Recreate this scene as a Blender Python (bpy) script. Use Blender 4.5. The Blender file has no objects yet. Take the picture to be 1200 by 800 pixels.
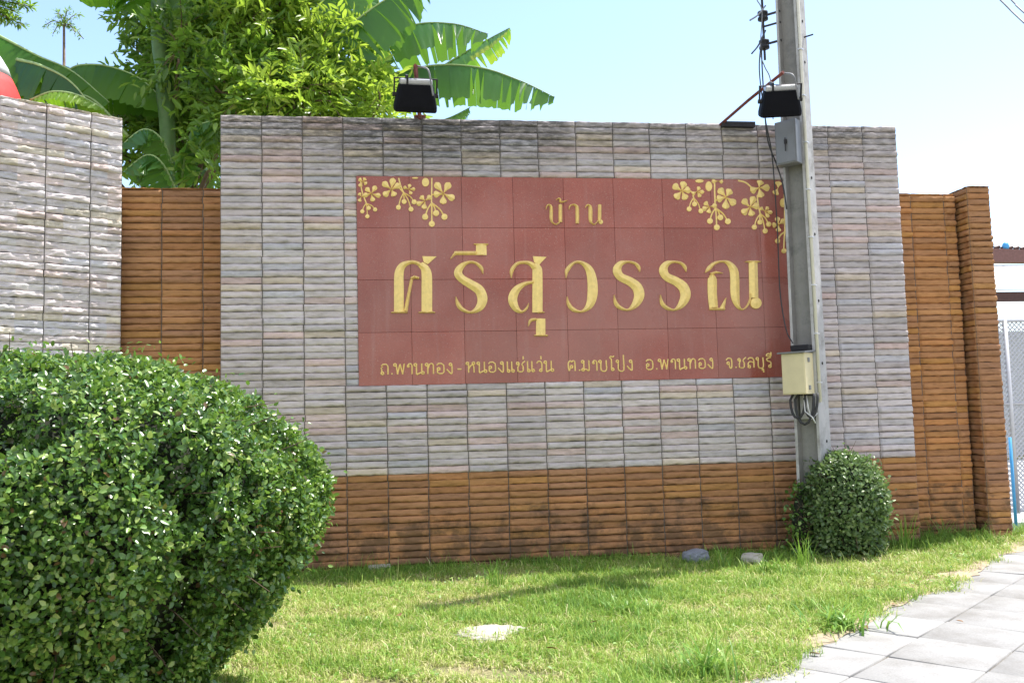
import bpy, math, random
import numpy as np
from mathutils import Vector, Matrix

R = math.radians
random.seed(7)
rng = np.random.default_rng(11)
sc = bpy.context.scene
COL = sc.collection

# ------------------------------------------------------------------ camera
F_PX, PITCH, ROLL, YAW = 1066.6, .0807, -.0263, .1355
CAM = np.array([0., -9.2869, 1.5])
FW = np.array([math.sin(YAW)*math.cos(PITCH), math.cos(YAW)*math.cos(PITCH), math.sin(PITCH)])
_r0 = np.array([math.cos(YAW), -math.sin(YAW), 0.])
_u0 = np.cross(_r0, FW)
RT = _r0*math.cos(ROLL) + _u0*math.sin(ROLL)
UP = _u0*math.cos(ROLL) - _r0*math.sin(ROLL)
cam = bpy.data.cameras.new('camera')
cam.sensor_width = 36
cam.lens = F_PX/1200*36
cam.clip_end = 2000
cam_o = bpy.data.objects.new('camera', cam)
COL.objects.link(cam_o)
cam_o.matrix_world = Matrix(((RT[0], UP[0], -FW[0], CAM[0]), (RT[1], UP[1], -FW[1], CAM[1]),
                             (RT[2], UP[2], -FW[2], CAM[2]), (0, 0, 0, 1)))
sc.camera = cam_o

# ------------------------------------------------------------------ sky, sun, exposure
SUN_EL, SUN_AZ = R(65), R(22)          # azimuth counted from +x towards +y
SKY_STRENGTH, SUN_STRENGTH, EXPOSURE = .135, 3.3, 1.31
world = bpy.data.worlds.new('World')
sc.world = world
world.use_nodes = True
nt = world.node_tree
sky = nt.nodes.new('ShaderNodeTexSky')
sky.sky_type = 'NISHITA'
sky.sun_disc = False
sky.sun_elevation = SUN_EL
sky.sun_rotation = math.pi/2 - SUN_AZ
sky.air_density = 1.0
sky.dust_density = .7
sky.ozone_density = 1.0
# unseen white cloud bank added behind the camera as neutral fill light
_tc = nt.nodes.new('ShaderNodeTexCoord')
_sp = nt.nodes.new('ShaderNodeSeparateXYZ')
nt.links.new(_tc.outputs['Generated'], _sp.inputs[0])
_mr = nt.nodes.new('ShaderNodeMapRange')
_mr.inputs[1].default_value, _mr.inputs[2].default_value = .10, -.35
nt.links.new(_sp.outputs[1], _mr.inputs[0])
_nz = nt.nodes.new('ShaderNodeTexNoise')
_nz.inputs['Scale'].default_value, _nz.inputs['Detail'].default_value = 2.6, 6
nt.links.new(_tc.outputs['Generated'], _nz.inputs['Vector'])
_cr = nt.nodes.new('ShaderNodeMapRange')
_cr.inputs[1].default_value, _cr.inputs[2].default_value = .36, .58
nt.links.new(_nz.outputs[0], _cr.inputs[0])
_ml = nt.nodes.new('ShaderNodeMath')
_ml.operation = 'MULTIPLY'
nt.links.new(_mr.outputs[0], _ml.inputs[0])
nt.links.new(_cr.outputs[0], _ml.inputs[1])
_mx = nt.nodes.new('ShaderNodeMix')
_mx.data_type = 'RGBA'
nt.links.new(_ml.outputs[0], _mx.inputs[0])
nt.links.new(sky.outputs[0], _mx.inputs[6])
_mx.inputs[7].default_value = (4.1, 4.05, 4.1, 1)
nt.links.new(_mx.outputs[2], nt.nodes['Background'].inputs[0])
nt.nodes['Background'].inputs[1].default_value = SKY_STRENGTH
sun = bpy.data.lights.new('sun', 'SUN')
sun.energy = SUN_STRENGTH
sun.angle = R(.53)
sun.color = (1, .955, .88)
sun_o = bpy.data.objects.new('sun', sun)
COL.objects.link(sun_o)
SD = Vector((math.cos(SUN_EL)*math.cos(SUN_AZ), math.cos(SUN_EL)*math.sin(SUN_AZ), math.sin(SUN_EL)))
sun_o.rotation_euler = SD.to_track_quat('Z', 'Y').to_euler()
sun_o.location = (6, 3, 14)
sc.view_settings.view_transform = 'Standard'
sc.view_settings.look = 'None'
sc.view_settings.gamma = 1
sc.view_settings.exposure = EXPOSURE
sc.view_settings.use_curve_mapping = False
sc.render.engine = 'CYCLES'
sc.cycles.max_bounces = 8
sc.cycles.use_denoising = True


# ------------------------------------------------------------------ helpers
def ray(px, py):
    return FW + RT*(px-600)/F_PX - UP*(py-400)/F_PX


def at(px, py, y=0.):
    """point of the upright plane at depth y that shows at that spot of the photo"""
    d = ray(px, py)
    return Vector(CAM + d*(y-CAM[1])/d[1])


def ground(px, py):
    d = ray(px, py)
    return Vector(CAM + d*(0-CAM[2])/d[2])


def tag(o, label=None, cat=None, group=None, kind=None):
    if label: o['label'] = label
    if cat: o['category'] = cat
    if group: o['group'] = group
    if kind: o['kind'] = kind
    return o


def thing(name, label, cat, loc=(0, 0, 0), rotz=0., group=None):
    o = bpy.data.objects.new(name, None)
    o.empty_display_size = .2
    COL.objects.link(o)
    o.location = loc
    o.rotation_euler = (0, 0, rotz)
    return tag(o, label, cat, group)


def link(name, me, parent=None, mats=(), smooth=False, loc=None, rot=None):
    for m in mats:
        me.materials.append(m)
    if smooth:
        me.polygons.foreach_set('use_smooth', np.ones(len(me.polygons), bool))
    o = bpy.data.objects.new(name, me)
    COL.objects.link(o)
    if parent: o.parent = parent
    if loc is not None: o.location = loc
    if rot is not None: o.rotation_euler = rot
    return o


def np_mesh(name, V, F, rnd=None, mat_index=None):
    """V (n,3); F (m,k) all faces the same size"""
    me = bpy.data.meshes.new(name)
    V = np.ascontiguousarray(V, dtype=np.float32)
    F = np.ascontiguousarray(F, dtype=np.int32)
    m, k = F.shape
    me.vertices.add(len(V))
    me.vertices.foreach_set('co', V.ravel())
    me.loops.add(m*k)
    me.loops.foreach_set('vertex_index', F.ravel())
    me.polygons.add(m)
    me.polygons.foreach_set('loop_start', np.arange(0, m*k, k, dtype=np.int32))
    if mat_index is not None:
        me.polygons.foreach_set('material_index', np.asarray(mat_index, dtype=np.int32))
    if rnd is not None:
        a = me.attributes.new('rnd', 'FLOAT', 'POINT')
        a.data.foreach_set('value', np.asarray(rnd, dtype=np.float32))
    me.update(calc_edges=True)
    return me


class MB:
    """collects simple shapes for ONE mesh"""
    def __init__(s): s.v, s.f = [], []

    def add(s, vs, fs):
        n = len(s.v)
        s.v += [tuple(v) for v in vs]
        s.f += [tuple(i+n for i in f) for f in fs]
        return s

    def box(s, c, size, M=None, bev=0.):
        sx, sy, sz = [d/2 for d in size]
        c = Vector(c)
        if bev <= 0:
            vs = [Vector((x, y, z)) for x in (-sx, sx) for y in (-sy, sy) for z in (-sz, sz)]
            fs = [(0, 1, 3, 2), (4, 6, 7, 5), (0, 4, 5, 1), (2, 3, 7, 6), (0, 2, 6, 4), (1, 5, 7, 3)]
        else:
            import bmesh
            bm = bmesh.new()
            bmesh.ops.create_cube(bm, size=1)
            for v in bm.verts: v.co = Vector((v.co.x*2*sx, v.co.y*2*sy, v.co.z*2*sz))
            bmesh.ops.bevel(bm, geom=bm.edges[:], offset=bev, segments=2, affect='EDGES', profile=.6)
            bm.verts.index_update()
            vs = [v.co.copy() for v in bm.verts]
            fs = [[v.index for v in f.verts] for f in bm.faces]
            bm.free()
        if M is not None: vs = [M @ v for v in vs]
        return s.add([v+c for v in vs], fs)

    def tube(s, pts, r, n=8, cap=True):
        pts = [Vector(p) for p in pts]
        rs = r if isinstance(r, (list, tuple)) else [r]*len(pts)
        vs, fs = [], []
        up = Vector((0, 0, 1))
        prev = None
        for i, p in enumerate(pts):
            d = (pts[min(i+1, len(pts)-1)] - pts[max(i-1, 0)]).normalized()
            a = prev if prev is not None else (up if abs(d.z) < .9 else Vector((1, 0, 0)))
            a = (a - d*a.dot(d)).normalized()
            prev = a
            b = d.cross(a)
            for k in range(n):
                t = 2*math.pi*k/n
                vs.append(p + (a*math.cos(t) + b*math.sin(t))*rs[i])
        for i in range(len(pts)-1):
            for k in range(n):
                fs.append((i*n+k, i*n+(k+1) % n, (i+1)*n+(k+1) % n, (i+1)*n+k))
        if cap:
            fs.append(tuple(range(n-1, -1, -1)))
            fs.append(tuple(range((len(pts)-1)*n, len(pts)*n)))
        return s.add(vs, fs)

    def lathe(s, prof, c=(0, 0, 0), n=20):
        vs, fs = [], []
        for (r, z) in prof:
            for k in range(n):
                t = 2*math.pi*k/n
                vs.append((c[0]+r*math.cos(t), c[1]+r*math.sin(t), c[2]+z))
        for i in range(len(prof)-1):
            for k in range(n):
                fs.append((i*n+k, i*n+(k+1) % n, (i+1)*n+(k+1) % n, (i+1)*n+k))
        fs.append(tuple(range(n-1, -1, -1)))
        fs.append(tuple(range((len(prof)-1)*n, len(prof)*n)))
        return s.add(vs, fs)

    def build(s, name, mat, parent=None, smooth=False, **kw):
        me = bpy.data.meshes.new(name)
        me.from_pydata(s.v, [], s.f)
        me.update()
        return link(name, me, parent, [mat], smooth, **kw)


def catmull(pts, n=6):
    P = np.array(pts, float)
    Q = np.vstack([2*P[0]-P[1], P, 2*P[-1]-P[-2]])
    out = []
    for i in range(1, len(Q)-2):
        for t in np.linspace(0, 1, n, endpoint=False):
            out.append(.5*((2*Q[i]) + (Q[i+1]-Q[i-1])*t + (2*Q[i-1]-5*Q[i]+4*Q[i+1]-Q[i+2])*t*t
                           + (3*Q[i]-Q[i-1]-3*Q[i+1]+Q[i+2])*t**3))
    out.append(P[-1])
    return np.array(out)


def noise1(n, step, amp, g=rng):
    """smooth random sequence of n samples, one knot every `step` samples"""
    k = int(n/step)+4
    kn = g.uniform(-1, 1, k)
    x = np.arange(n)/step + g.uniform(0, 1)
    i = x.astype(int)
    t = x-i
    t = t*t*(3-2*t)
    return amp*(kn[i]*(1-t) + kn[i+1]*t)


# ------------------------------------------------------------------ materials
def new_mat(name):
    m = bpy.data.materials.new(name)
    m.use_nodes = True
    n = m.node_tree
    return m, n, n.nodes['Principled BSDF']


def ramp(n, stops, src, interp='LINEAR'):
    r = n.nodes.new('ShaderNodeValToRGB')
    r.color_ramp.interpolation = interp
    while len(r.color_ramp.elements) < len(stops): r.color_ramp.elements.new(.5)
    for e, (p, c) in zip(r.color_ramp.elements, stops):
        e.position = p
        e.color = (*c, 1) if len(c) == 3 else c
    n.links.new(src, r.inputs[0])
    return r.outputs[0]


def noise(n, scale, detail=4, vec=None, rough=.55):
    t = n.nodes.new('ShaderNodeTexNoise')
    t.inputs['Scale'].default_value = scale
    t.inputs['Detail'].default_value = detail
    t.inputs['Roughness'].default_value = rough
    if vec is None:
        vec = n.nodes.new('ShaderNodeTexCoord').outputs['Object']
    n.links.new(vec, t.inputs['Vector'])
    return t.outputs[0]


def mix(n, a, b, f, mode='MIX'):
    x = n.nodes.new('ShaderNodeMix')
    x.data_type = 'RGBA'
    x.blend_type = mode
    for s, v in ((x.inputs[0], f), (x.inputs[6], a), (x.inputs[7], b)):
        if hasattr(v, 'is_linked'): n.links.new(v, s)
        elif isinstance(v, (int, float)): s.default_value = v
        else: s.default_value = (*v, 1)
    return x.outputs[2]


def math_n(n, op, a, b=0.):
    x = n.nodes.new('ShaderNodeMath')
    x.operation = op
    for s, v in ((x.inputs[0], a), (x.inputs[1], b)):
        if hasattr(v, 'is_linked'): n.links.new(v, s)
        else: s.default_value = v
    return x.outputs[0]


def bump(n, bs, h, strength=.5, dist=.01):
    b = n.nodes.new('ShaderNodeBump')
    b.inputs['Strength'].default_value = strength
    b.inputs['Distance'].default_value = dist
    n.links.new(h, b.inputs['Height'])
    n.links.new(b.outputs[0], bs.inputs['Normal'])


def plain(name, col, rough=.6, metal=0., var=.18, scale=14., bmp=.15, dirt=None):
    m, n, b = new_mat(name)
    a = noise(n, scale, 5)
    lo = tuple(c*(1-var) for c in col)
    hi = tuple(min(1, c*(1+var)) for c in col)
    c = ramp(n, [(.3, lo), (.7, hi)], a)
    if dirt:
        d = ramp(n, [(.5, (0, 0, 0)), (.68, (1, 1, 1))], noise(n, 5, 6, rough=.7))
        c = mix(n, c, dirt, math_n(n, 'MULTIPLY', d, .7))
    n.links.new(c, b.inputs['Base Color'])
    b.inputs['Roughness'].default_value = rough
    b.inputs['Metallic'].default_value = metal
    if bmp: bump(n, b, noise(n, scale*5, 4), bmp, .004)
    return m


TILE_W, TILE_H = .40483, .06893


def stone(name, palette, x_off, z_off, stain=True):
    """stacked split stone: a colour of its own for every stone, veins and weather stains"""
    m, n, b = new_mat(name)
    tc = n.nodes.new('ShaderNodeTexCoord').outputs['Object']
    sp = n.nodes.new('ShaderNodeSeparateXYZ')
    n.links.new(tc, sp.inputs[0])
    ix = math_n(n, 'FLOOR', math_n(n, 'DIVIDE', math_n(n, 'SUBTRACT', sp.outputs[0], x_off), TILE_W))
    iz = math_n(n, 'FLOOR', math_n(n, 'DIVIDE', math_n(n, 'SUBTRACT', sp.outputs[2], z_off), TILE_H))
    cb = n.nodes.new('ShaderNodeCombineXYZ')
    n.links.new(ix, cb.inputs[0])
    n.links.new(iz, cb.inputs[1])
    wn = n.nodes.new('ShaderNodeTexWhiteNoise')
    wn.noise_dimensions = '2D'
    n.links.new(cb.outputs[0], wn.inputs['Vector'])
    k = len(palette)
    c = ramp(n, [(i/k, p) for i, p in enumerate(palette)], wn.outputs[0], 'CONSTANT')
    sp2 = n.nodes.new('ShaderNodeSeparateColor')
    n.links.new(wn.outputs[1], sp2.inputs[0])
    val = ramp(n, [(0, (.86,)*3), (1, (1.10,)*3)], sp2.outputs[1])
    c = mix(n, c, val, 1., 'MULTIPLY')
    mp = n.nodes.new('ShaderNodeMapping')
    mp.inputs['Scale'].default_value = (5, 5, 26)
    n.links.new(tc, mp.inputs[0])
    vein = ramp(n, [(.28, (.60,)*3), (.5, (1,)*3), (.78, (1.18,)*3)], noise(n, 1.3, 8, mp.outputs[0], .7))
    c = mix(n, c, vein, .8, 'MULTIPLY')
    big = ramp(n, [(.3, (.86, .85, .84)), (.7, (1.06, 1.06, 1.07))], noise(n, .9, 3, tc))
    c = mix(n, c, big, 1., 'MULTIPLY')
    if stain:
        h = n.nodes.new('ShaderNodeMapRange')
        h.inputs[1].default_value = 3.95
        h.inputs[2].default_value = 4.6
        n.links.new(sp.outputs[2], h.inputs[0])
        mp2 = n.nodes.new('ShaderNodeMapping')
        mp2.inputs['Scale'].default_value = (1.1, 1, .45)
        mp2.inputs['Location'].default_value = (.35, 0, .2)
        n.links.new(tc, mp2.inputs[0])
        s1 = ramp(n, [(.38, (0, 0, 0)), (.54, (1, 1, 1))], noise(n, 1.2, 3, mp2.outputs[0]))
        s2 = ramp(n, [(.38, (0, 0, 0)), (.55, (1, 1, 1))], noise(n, 2.2, 6, mp.outputs[0], .7))
        s = math_n(n, 'MULTIPLY', math_n(n, 'MULTIPLY', s1, h.outputs[0]), s2)
        c = mix(n, c, (.05, .05, .048), math_n(n, 'MULTIPLY', s, .8))
        # black mould left of the middle of the coping, run down from the top
        xr = ramp(n, [(.12, (0, 0, 0)), (.20, (1, 1, 1)), (.36, (1, 1, 1)), (.62, (.12,)*3), (1, (0, 0, 0))], math_n(n, 'DIVIDE', sp.outputs[0], 7.3))
        h2 = n.nodes.new('ShaderNodeMapRange')
        h2.inputs[1].default_value, h2.inputs[2].default_value = 3.75, 4.45
        n.links.new(sp.outputs[2], h2.inputs[0])
        s3 = ramp(n, [(.40, (0, 0, 0)), (.56, (1, 1, 1))], noise(n, 1.5, 8, mp.outputs[0], .72))
        s = math_n(n, 'MULTIPLY', math_n(n, 'MULTIPLY', xr, h2.outputs[0]), s3)
        c = mix(n, c, (.045, .045, .045), math_n(n, 'MULTIPLY', s, .75))
    else:
        # rain-splashed soil and moss in blotches on the lowest courses
        h = n.nodes.new('ShaderNodeMapRange')
        h.inputs[1].default_value, h.inputs[2].default_value = .62, .05
        n.links.new(sp.outputs[2], h.inputs[0])
        q = math_n(n, 'ADD', math_n(n, 'MULTIPLY', noise(n, 4.5, 7, tc, .68), 1.), math_n(n, 'MULTIPLY', h.outputs[0], .16))
        s = ramp(n, [(.53, (0, 0, 0)), (.66, (1, 1, 1))], q)
        s = math_n(n, 'MULTIPLY', s, math_n(n, 'GREATER_THAN', h.outputs[0], .001))
        c = mix(n, c, (.075, .058, .042), math_n(n, 'MULTIPLY', s, .6))
    n.links.new(c, b.inputs['Base Color'])
    b.inputs['Roughness'].default_value = .88
    b.inputs['Specular IOR Level'].default_value = .25
    bump(n, b, noise(n, 60, 6, tc, .65), .7, .006)
    return m


GREY = [(.50, .455, .44), (.52, .475, .455), (.49, .46, .45), (.53, .48, .46), (.49, .45, .43), (.51, .475, .465),
        (.54, .44, .405), (.51, .47, .455), (.53, .49, .47), (.54, .47, .385), (.46, .455, .47), (.52, .47, .45),
        (.55, .435, .40), (.48, .455, .445)]
BROWN = [(.40, .205, .10), (.37, .19, .095), (.43, .225, .10), (.36, .19, .11), (.39, .21, .115), (.42, .20, .09),
         (.34, .19, .125), (.46, .245, .085), (.38, .20, .11), (.33, .18, .115), (.41, .22, .115)]


def leaf_mat(name, cols, trans, rough=.42, tf=.3, spec=.5):
    m, n, b = new_mat(name)
    at_ = n.nodes.new('ShaderNodeAttribute')
    at_.attribute_name = 'rnd'
    k = len(cols)
    c = ramp(n, [(i/max(1, k-1), q) for i, q in enumerate(cols)], at_.outputs['Fac'])
    n.links.new(c, b.inputs['Base Color'])
    b.inputs['Roughness'].default_value = rough
    b.inputs['Specular IOR Level'].default_value = spec
    t = n.nodes.new('ShaderNodeBsdfTranslucent')
    n.links.new(mix(n, c, trans, .6), t.inputs[0])
    ms = n.nodes.new('ShaderNodeMixShader')
    ms.inputs[0].default_value = tf
    n.links.new(b.outputs[0], ms.inputs[1])
    n.links.new(t.outputs[0], ms.inputs[2])
    n.links.new(ms.outputs[0], n.nodes['Material Output'].inputs[0])
    return m


GREY = [(min(.62, r*1.12), g_*1.10, b_*1.135) for r, g_, b_ in GREY]
_bm = [sum(c[k] for c in BROWN)/len(BROWN) for k in range(3)]
BROWN = [tuple(k_*(.62*c[k] + .38*_bm[k]) for k, k_ in zip(range(3), (1.05, 1.03, .95))) for c in BROWN]

M = {}
M['grout'] = plain('grout', (.10, .095, .092), .95)
M['grout_brown'] = plain('grout_brown', (.06, .038, .026), .95)
M['joint_dark'] = plain('dark_joint', (.125, .115, .105), .95)
M['core'] = plain('core_concrete', (.38, .36, .34), .9)
M['gold'] = plain('gold_paint', (.88, .65, .23), .36, .15, .10, 30, .05)
M['concrete'] = plain('pole_concrete', (.46, .455, .46), .85, 0, .14, 6, .5, dirt=(.22, .21, .2))
M['pole_web'] = plain('shaded_web_concrete', (.26, .25, .24), .9, 0, .22, 5, .5, dirt=(.12, .12, .12))  # shade of the sunken web put into a darker concrete tone, mottled with dirt
M['conduit'] = plain('conduit_plastic', (.70, .67, .58), .5, 0, .06)
M['steel_grey'] = plain('grey_steel', (.20, .205, .22), .5, .2, .08, 8, .05)
M['beige'] = plain('beige_paint', (.66, .58, .36), .45, 0, .06, 8, .03)
M['black'] = plain('black_paint', (.007, .007, .011), .6, 0, .2)
M['lamp_black'] = plain('lamp_enamel', (.004, .004, .007), .7)
M['lamp_black'].node_tree.nodes['Principled BSDF'].inputs['Specular IOR Level'].default_value = .15
M['black_iron'] = plain('black_iron', (.03, .028, .03), .6, .3)
M['alu'] = plain('cast_aluminium', (.50, .50, .52), .35, .35, .05)
M['rust'] = plain('red_oxide_steel', (.18, .045, .035), .7, 0, .3, 30, .2)
M['cable'] = plain('black_cable', (.03, .03, .035), .55)
M['cable_grey'] = plain('grey_cable', (.22, .22, .24), .55)
M['cable_white'] = plain('pale_cable', (.6, .6, .6), .5)
M['glass'] = plain('lamp_glass', (.03, .032, .035), .08, 0, .05)
M['bark'] = plain('bark', (.16, .11, .075), .9, 0, .35, 9, .6)
M['galv'] = plain('galvanised_steel', (.62, .62, .65), .45, .4, .06)
M['blue'] = plain('sky_blue_paint', (.07, .36, .72), .45, 0, .08)
M['white'] = plain('white_sheet', (.66, .67, .69), .5, 0, .03)
M['roof'] = plain('brown_roof', (.20, .10, .09), .7, 0, .15)
M['fascia'] = plain('dark_wood', (.07, .03, .025), .6, 0, .2)
M['wall_grey'] = plain('painted_wall', (.50, .52, .55), .8)
M['dark'] = plain('dark_opening', (.02, .02, .022), .9)
M['red'] = plain('red_cloth', (.72, .04, .04), .7)
M['rock'] = plain('rock', (.20, .215, .25), .9, 0, .25, 6, .8)
M['pale_rock'] = plain('pale_rock', (.42, .39, .34), .9, 0, .15, 6, .6)

# granite: red speckled stone, polished
m, n, b = new_mat('red_granite')
v = n.nodes.new('ShaderNodeTexVoronoi')
v.inputs['Scale'].default_value = 130
n.links.new(n.nodes.new('ShaderNodeTexCoord').outputs['Object'], v.inputs['Vector'])
c = ramp(n, [(.0, (.31, .076, .056)), (.45, (.345, .090, .064)), (.8, (.275, .066, .050)), (1., (.46, .25, .20))],
         math_n(n, 'MULTIPLY', v.outputs['Color'], 1.))
c = mix(n, c, ramp(n, [(.3, (.86,)*3), (.7, (1.12,)*3)], noise(n, 1.6, 4)), 1., 'MULTIPLY')
_t = n.nodes.new('ShaderNodeTexCoord').outputs['Object']
_s = n.nodes.new('ShaderNodeSeparateXYZ')
n.links.new(_t, _s.inputs[0])
_c = n.nodes.new('ShaderNodeCombineXYZ')
n.links.new(math_n(n, 'FLOOR', math_n(n, 'DIVIDE', _s.outputs[0], .537)), _c.inputs[0])
n.links.new(math_n(n, 'FLOOR', math_n(n, 'DIVIDE', _s.outputs[2], .53625)), _c.inputs[1])
_w = n.nodes.new('ShaderNodeTexWhiteNoise')
_w.noise_dimensions = '2D'
n.links.new(_c.outputs[0], _w.inputs['Vector'])
c = mix(n, c, ramp(n, [(0, (.88, .86, .86)), (1, (1.1, 1.12, 1.14))], _w.outputs[0]), 1., 'MULTIPLY')
_d = ramp(n, [(.42, (0, 0, 0)), (.62, (1, 1, 1))], noise(n, .75, 5, _t, .55))
c = mix(n, c, (.40, .22, .20), math_n(n, 'MULTIPLY', _d, .38))
_st = n.nodes.new('ShaderNodeMapping')
_st.inputs['Scale'].default_value = (9, 1, .6)
n.links.new(_t, _st.inputs[0])
_d2 = ramp(n, [(.55, (0, 0, 0)), (.75, (1, 1, 1))], noise(n, 1.2, 5, _st.outputs[0], .6))
c = mix(n, c, (.42, .26, .24), math_n(n, 'MULTIPLY', _d2, .22))
n.links.new(c, b.inputs['Base Color'])
n.links.new(ramp(n, [(0, (.10,)*3), (1, (.30,)*3)], _d), b.inputs['Roughness'])
b.inputs['Specular IOR Level'].default_value = .5
M['granite'] = m

# soil under the grass, paving slabs, asphalt
m, n, b = new_mat('lawn_soil')
c = ramp(n, [(.3, (.13, .15, .05)), (.5, (.22, .21, .09)), (.68, (.34, .28, .16))], noise(n, 1.6, 6, None, .6))
c = mix(n, c, ramp(n, [(.3, (.6,)*3), (.7, (1.2,)*3)], noise(n, 40, 5)), 1., 'MULTIPLY')
n.links.new(c, b.inputs['Base Color'])
b.inputs['Roughness'].default_value = .95
bump(n, b, noise(n, 30, 6), .8, .02)
M['soil'] = m
m, n, b = new_mat('paving_slabs')
a_ = n.nodes.new('ShaderNodeAttribute')
a_.attribute_name = 'rnd'
c = ramp(n, [(0, (.285, .28, .272)), (1, (.35, .345, .336))], a_.outputs['Fac'])
c = mix(n, c, ramp(n, [(.36, (.72, .70, .67)), (.54, (1, 1, 1))], noise(n, 1.9, 8, None, .68)), .95, 'MULTIPLY')
c = mix(n, c, ramp(n, [(.3, (.85,)*3), (.7, (1.08,)*3)], noise(n, 90, 3)), 1., 'MULTIPLY')
n.links.new(c, b.inputs['Base Color'])
b.inputs['Roughness'].default_value = .85
bump(n, b, noise(n, 120, 4), .4, .003)
M['slab'] = m
M['verge'] = plain('sandy_soil', (.36, .29, .20), .95, 0, .35, 12, .8)
M['joint'] = plain('joint_sand', (.17, .15, .12), .95, 0, .3, 30)
M['asphalt'] = plain('asphalt', (.05, .05, .052), .9, 0, .2, 30, .6)
M['kerb'] = plain('kerb_concrete', (.4, .4, .39), .9)

# ------------------------------------------------------------------ ground, pavement, road
G = 600
me = bpy.data.meshes.new('ground')
me.from_pydata([(-G, -G, 0), (G, -G, 0), (G, G, 0), (-G, G, 0)], [], [(0, 1, 2, 3)])
tag(link('ground', me, None, [M['soil']]), kind='structure')

me = bpy.data.meshes.new('driveway')
me.from_pydata([(7.15, .55, .006), (16, .55, .006), (16, 14, .006), (7.15, 14, .006)], [], [(0, 1, 2, 3)])
tag(link('driveway', me, None, [M['kerb']]), kind='structure')
PO = Vector((2.88, -4.137, 0))           # a crossing of the slab joints
E1 = Vector((math.cos(R(40)), math.sin(R(40)), 0))
EN = Vector((-E1.y, E1.x, 0))            # towards the lawn


def pav(s, t, z=0.):
    return PO + E1*s + EN*t + Vector((0, 0, z))


SL = .54
vs, fs, rr = [], [], []
for i in range(-26, 40):
    for j in range(-5, 1):
        g = .006
        c0 = (i+.5)*SL
        t0 = (j+.5)*SL
        tilt = (random.gauss(0, .0022), random.gauss(0, .0022))
        dz = random.gauss(0, .0015)
        q = []
        for zz, ins in ((.0, 0), (.030, 0), (.034, .005)):
            for sx, sy in ((-1, -1), (1, -1), (1, 1), (-1, 1)):
                h = SL/2-g-ins
                top = zz + (dz + tilt[0]*sx + tilt[1]*sy if zz > 0 else 0)
                q.append(pav(c0+sx*h, t0+sy*h, top))
        k = len(vs)
        vs += q
        rr += [random.random()]*12
        for l in (0, 4):
            for a in range(4):
                fs.append((k+l+a, k+l+(a+1) % 4, k+l+4+(a+1) % 4, k+l+4+a))
        fs.append((k+8, k+9, k+10, k+11))
pm = np_mesh('pavement', np.array([tuple(v) for v in vs]), np.array(fs), rnd=rr)
tag(link('pavement', pm, None, [M['slab']]), kind='structure')
me = bpy.data.meshes.new('paving_bed')
me.from_pydata([tuple(pav(s, t, .021)) for s, t in ((-14, -2.69), (21.5, -2.69), (21.5, .53), (-14, .53))], [], [(0, 1, 2, 3)])
tag(link('paving_bed', me, None, [M['joint']]), kind='structure')
# sandy soil washed over the edge of the slabs
_g = np.random.default_rng(77)
_n = 900
_s = np.linspace(-12, 20, _n)
_in = .37 + noise1(_n, 26, .06, _g) + noise1(_n, 9, .05, _g) + noise1(_n, 3, .025, _g)
_v = [tuple(pav(a, t, z)) for a, i_ in zip(_s, _in) for t, z in ((i_, .0375), (max(i_+.03, .50), .043), (.62, .03), (.70, .002))]
_f = [(k*4+c, (k+1)*4+c, (k+1)*4+c+1, k*4+c+1) for k in range(_n-1) for c in range(3)]
me = bpy.data.meshes.new('soil_verge')
me.from_pydata(_v, [], _f)
tag(link('soil_verge', me, None, [M['verge']]), kind='structure')
MB().add([pav(s, t, z) for s in (-14, 21.5) for t, z in ((-2.86, -.02), (-2.86, .03), (-2.71, .036), (-2.71, -.02))],
         [(0, 1, 5, 4), (1, 2, 6, 5), (2, 3, 7, 6), (0, 3, 2, 1), (4, 5, 6, 7)]).build('kerb', M['kerb'])
tag(bpy.data.objects['kerb'], kind='structure')
me = bpy.data.meshes.new('road')
me.from_pydata([tuple(pav(s, t, .004)) for s, t in ((-60, -9.5), (60, -9.5), (60, -2.87), (-60, -2.87))], [], [(0, 1, 2, 3)])
tag(link('road', me, None, [M['asphalt']]), kind='structure')


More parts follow.
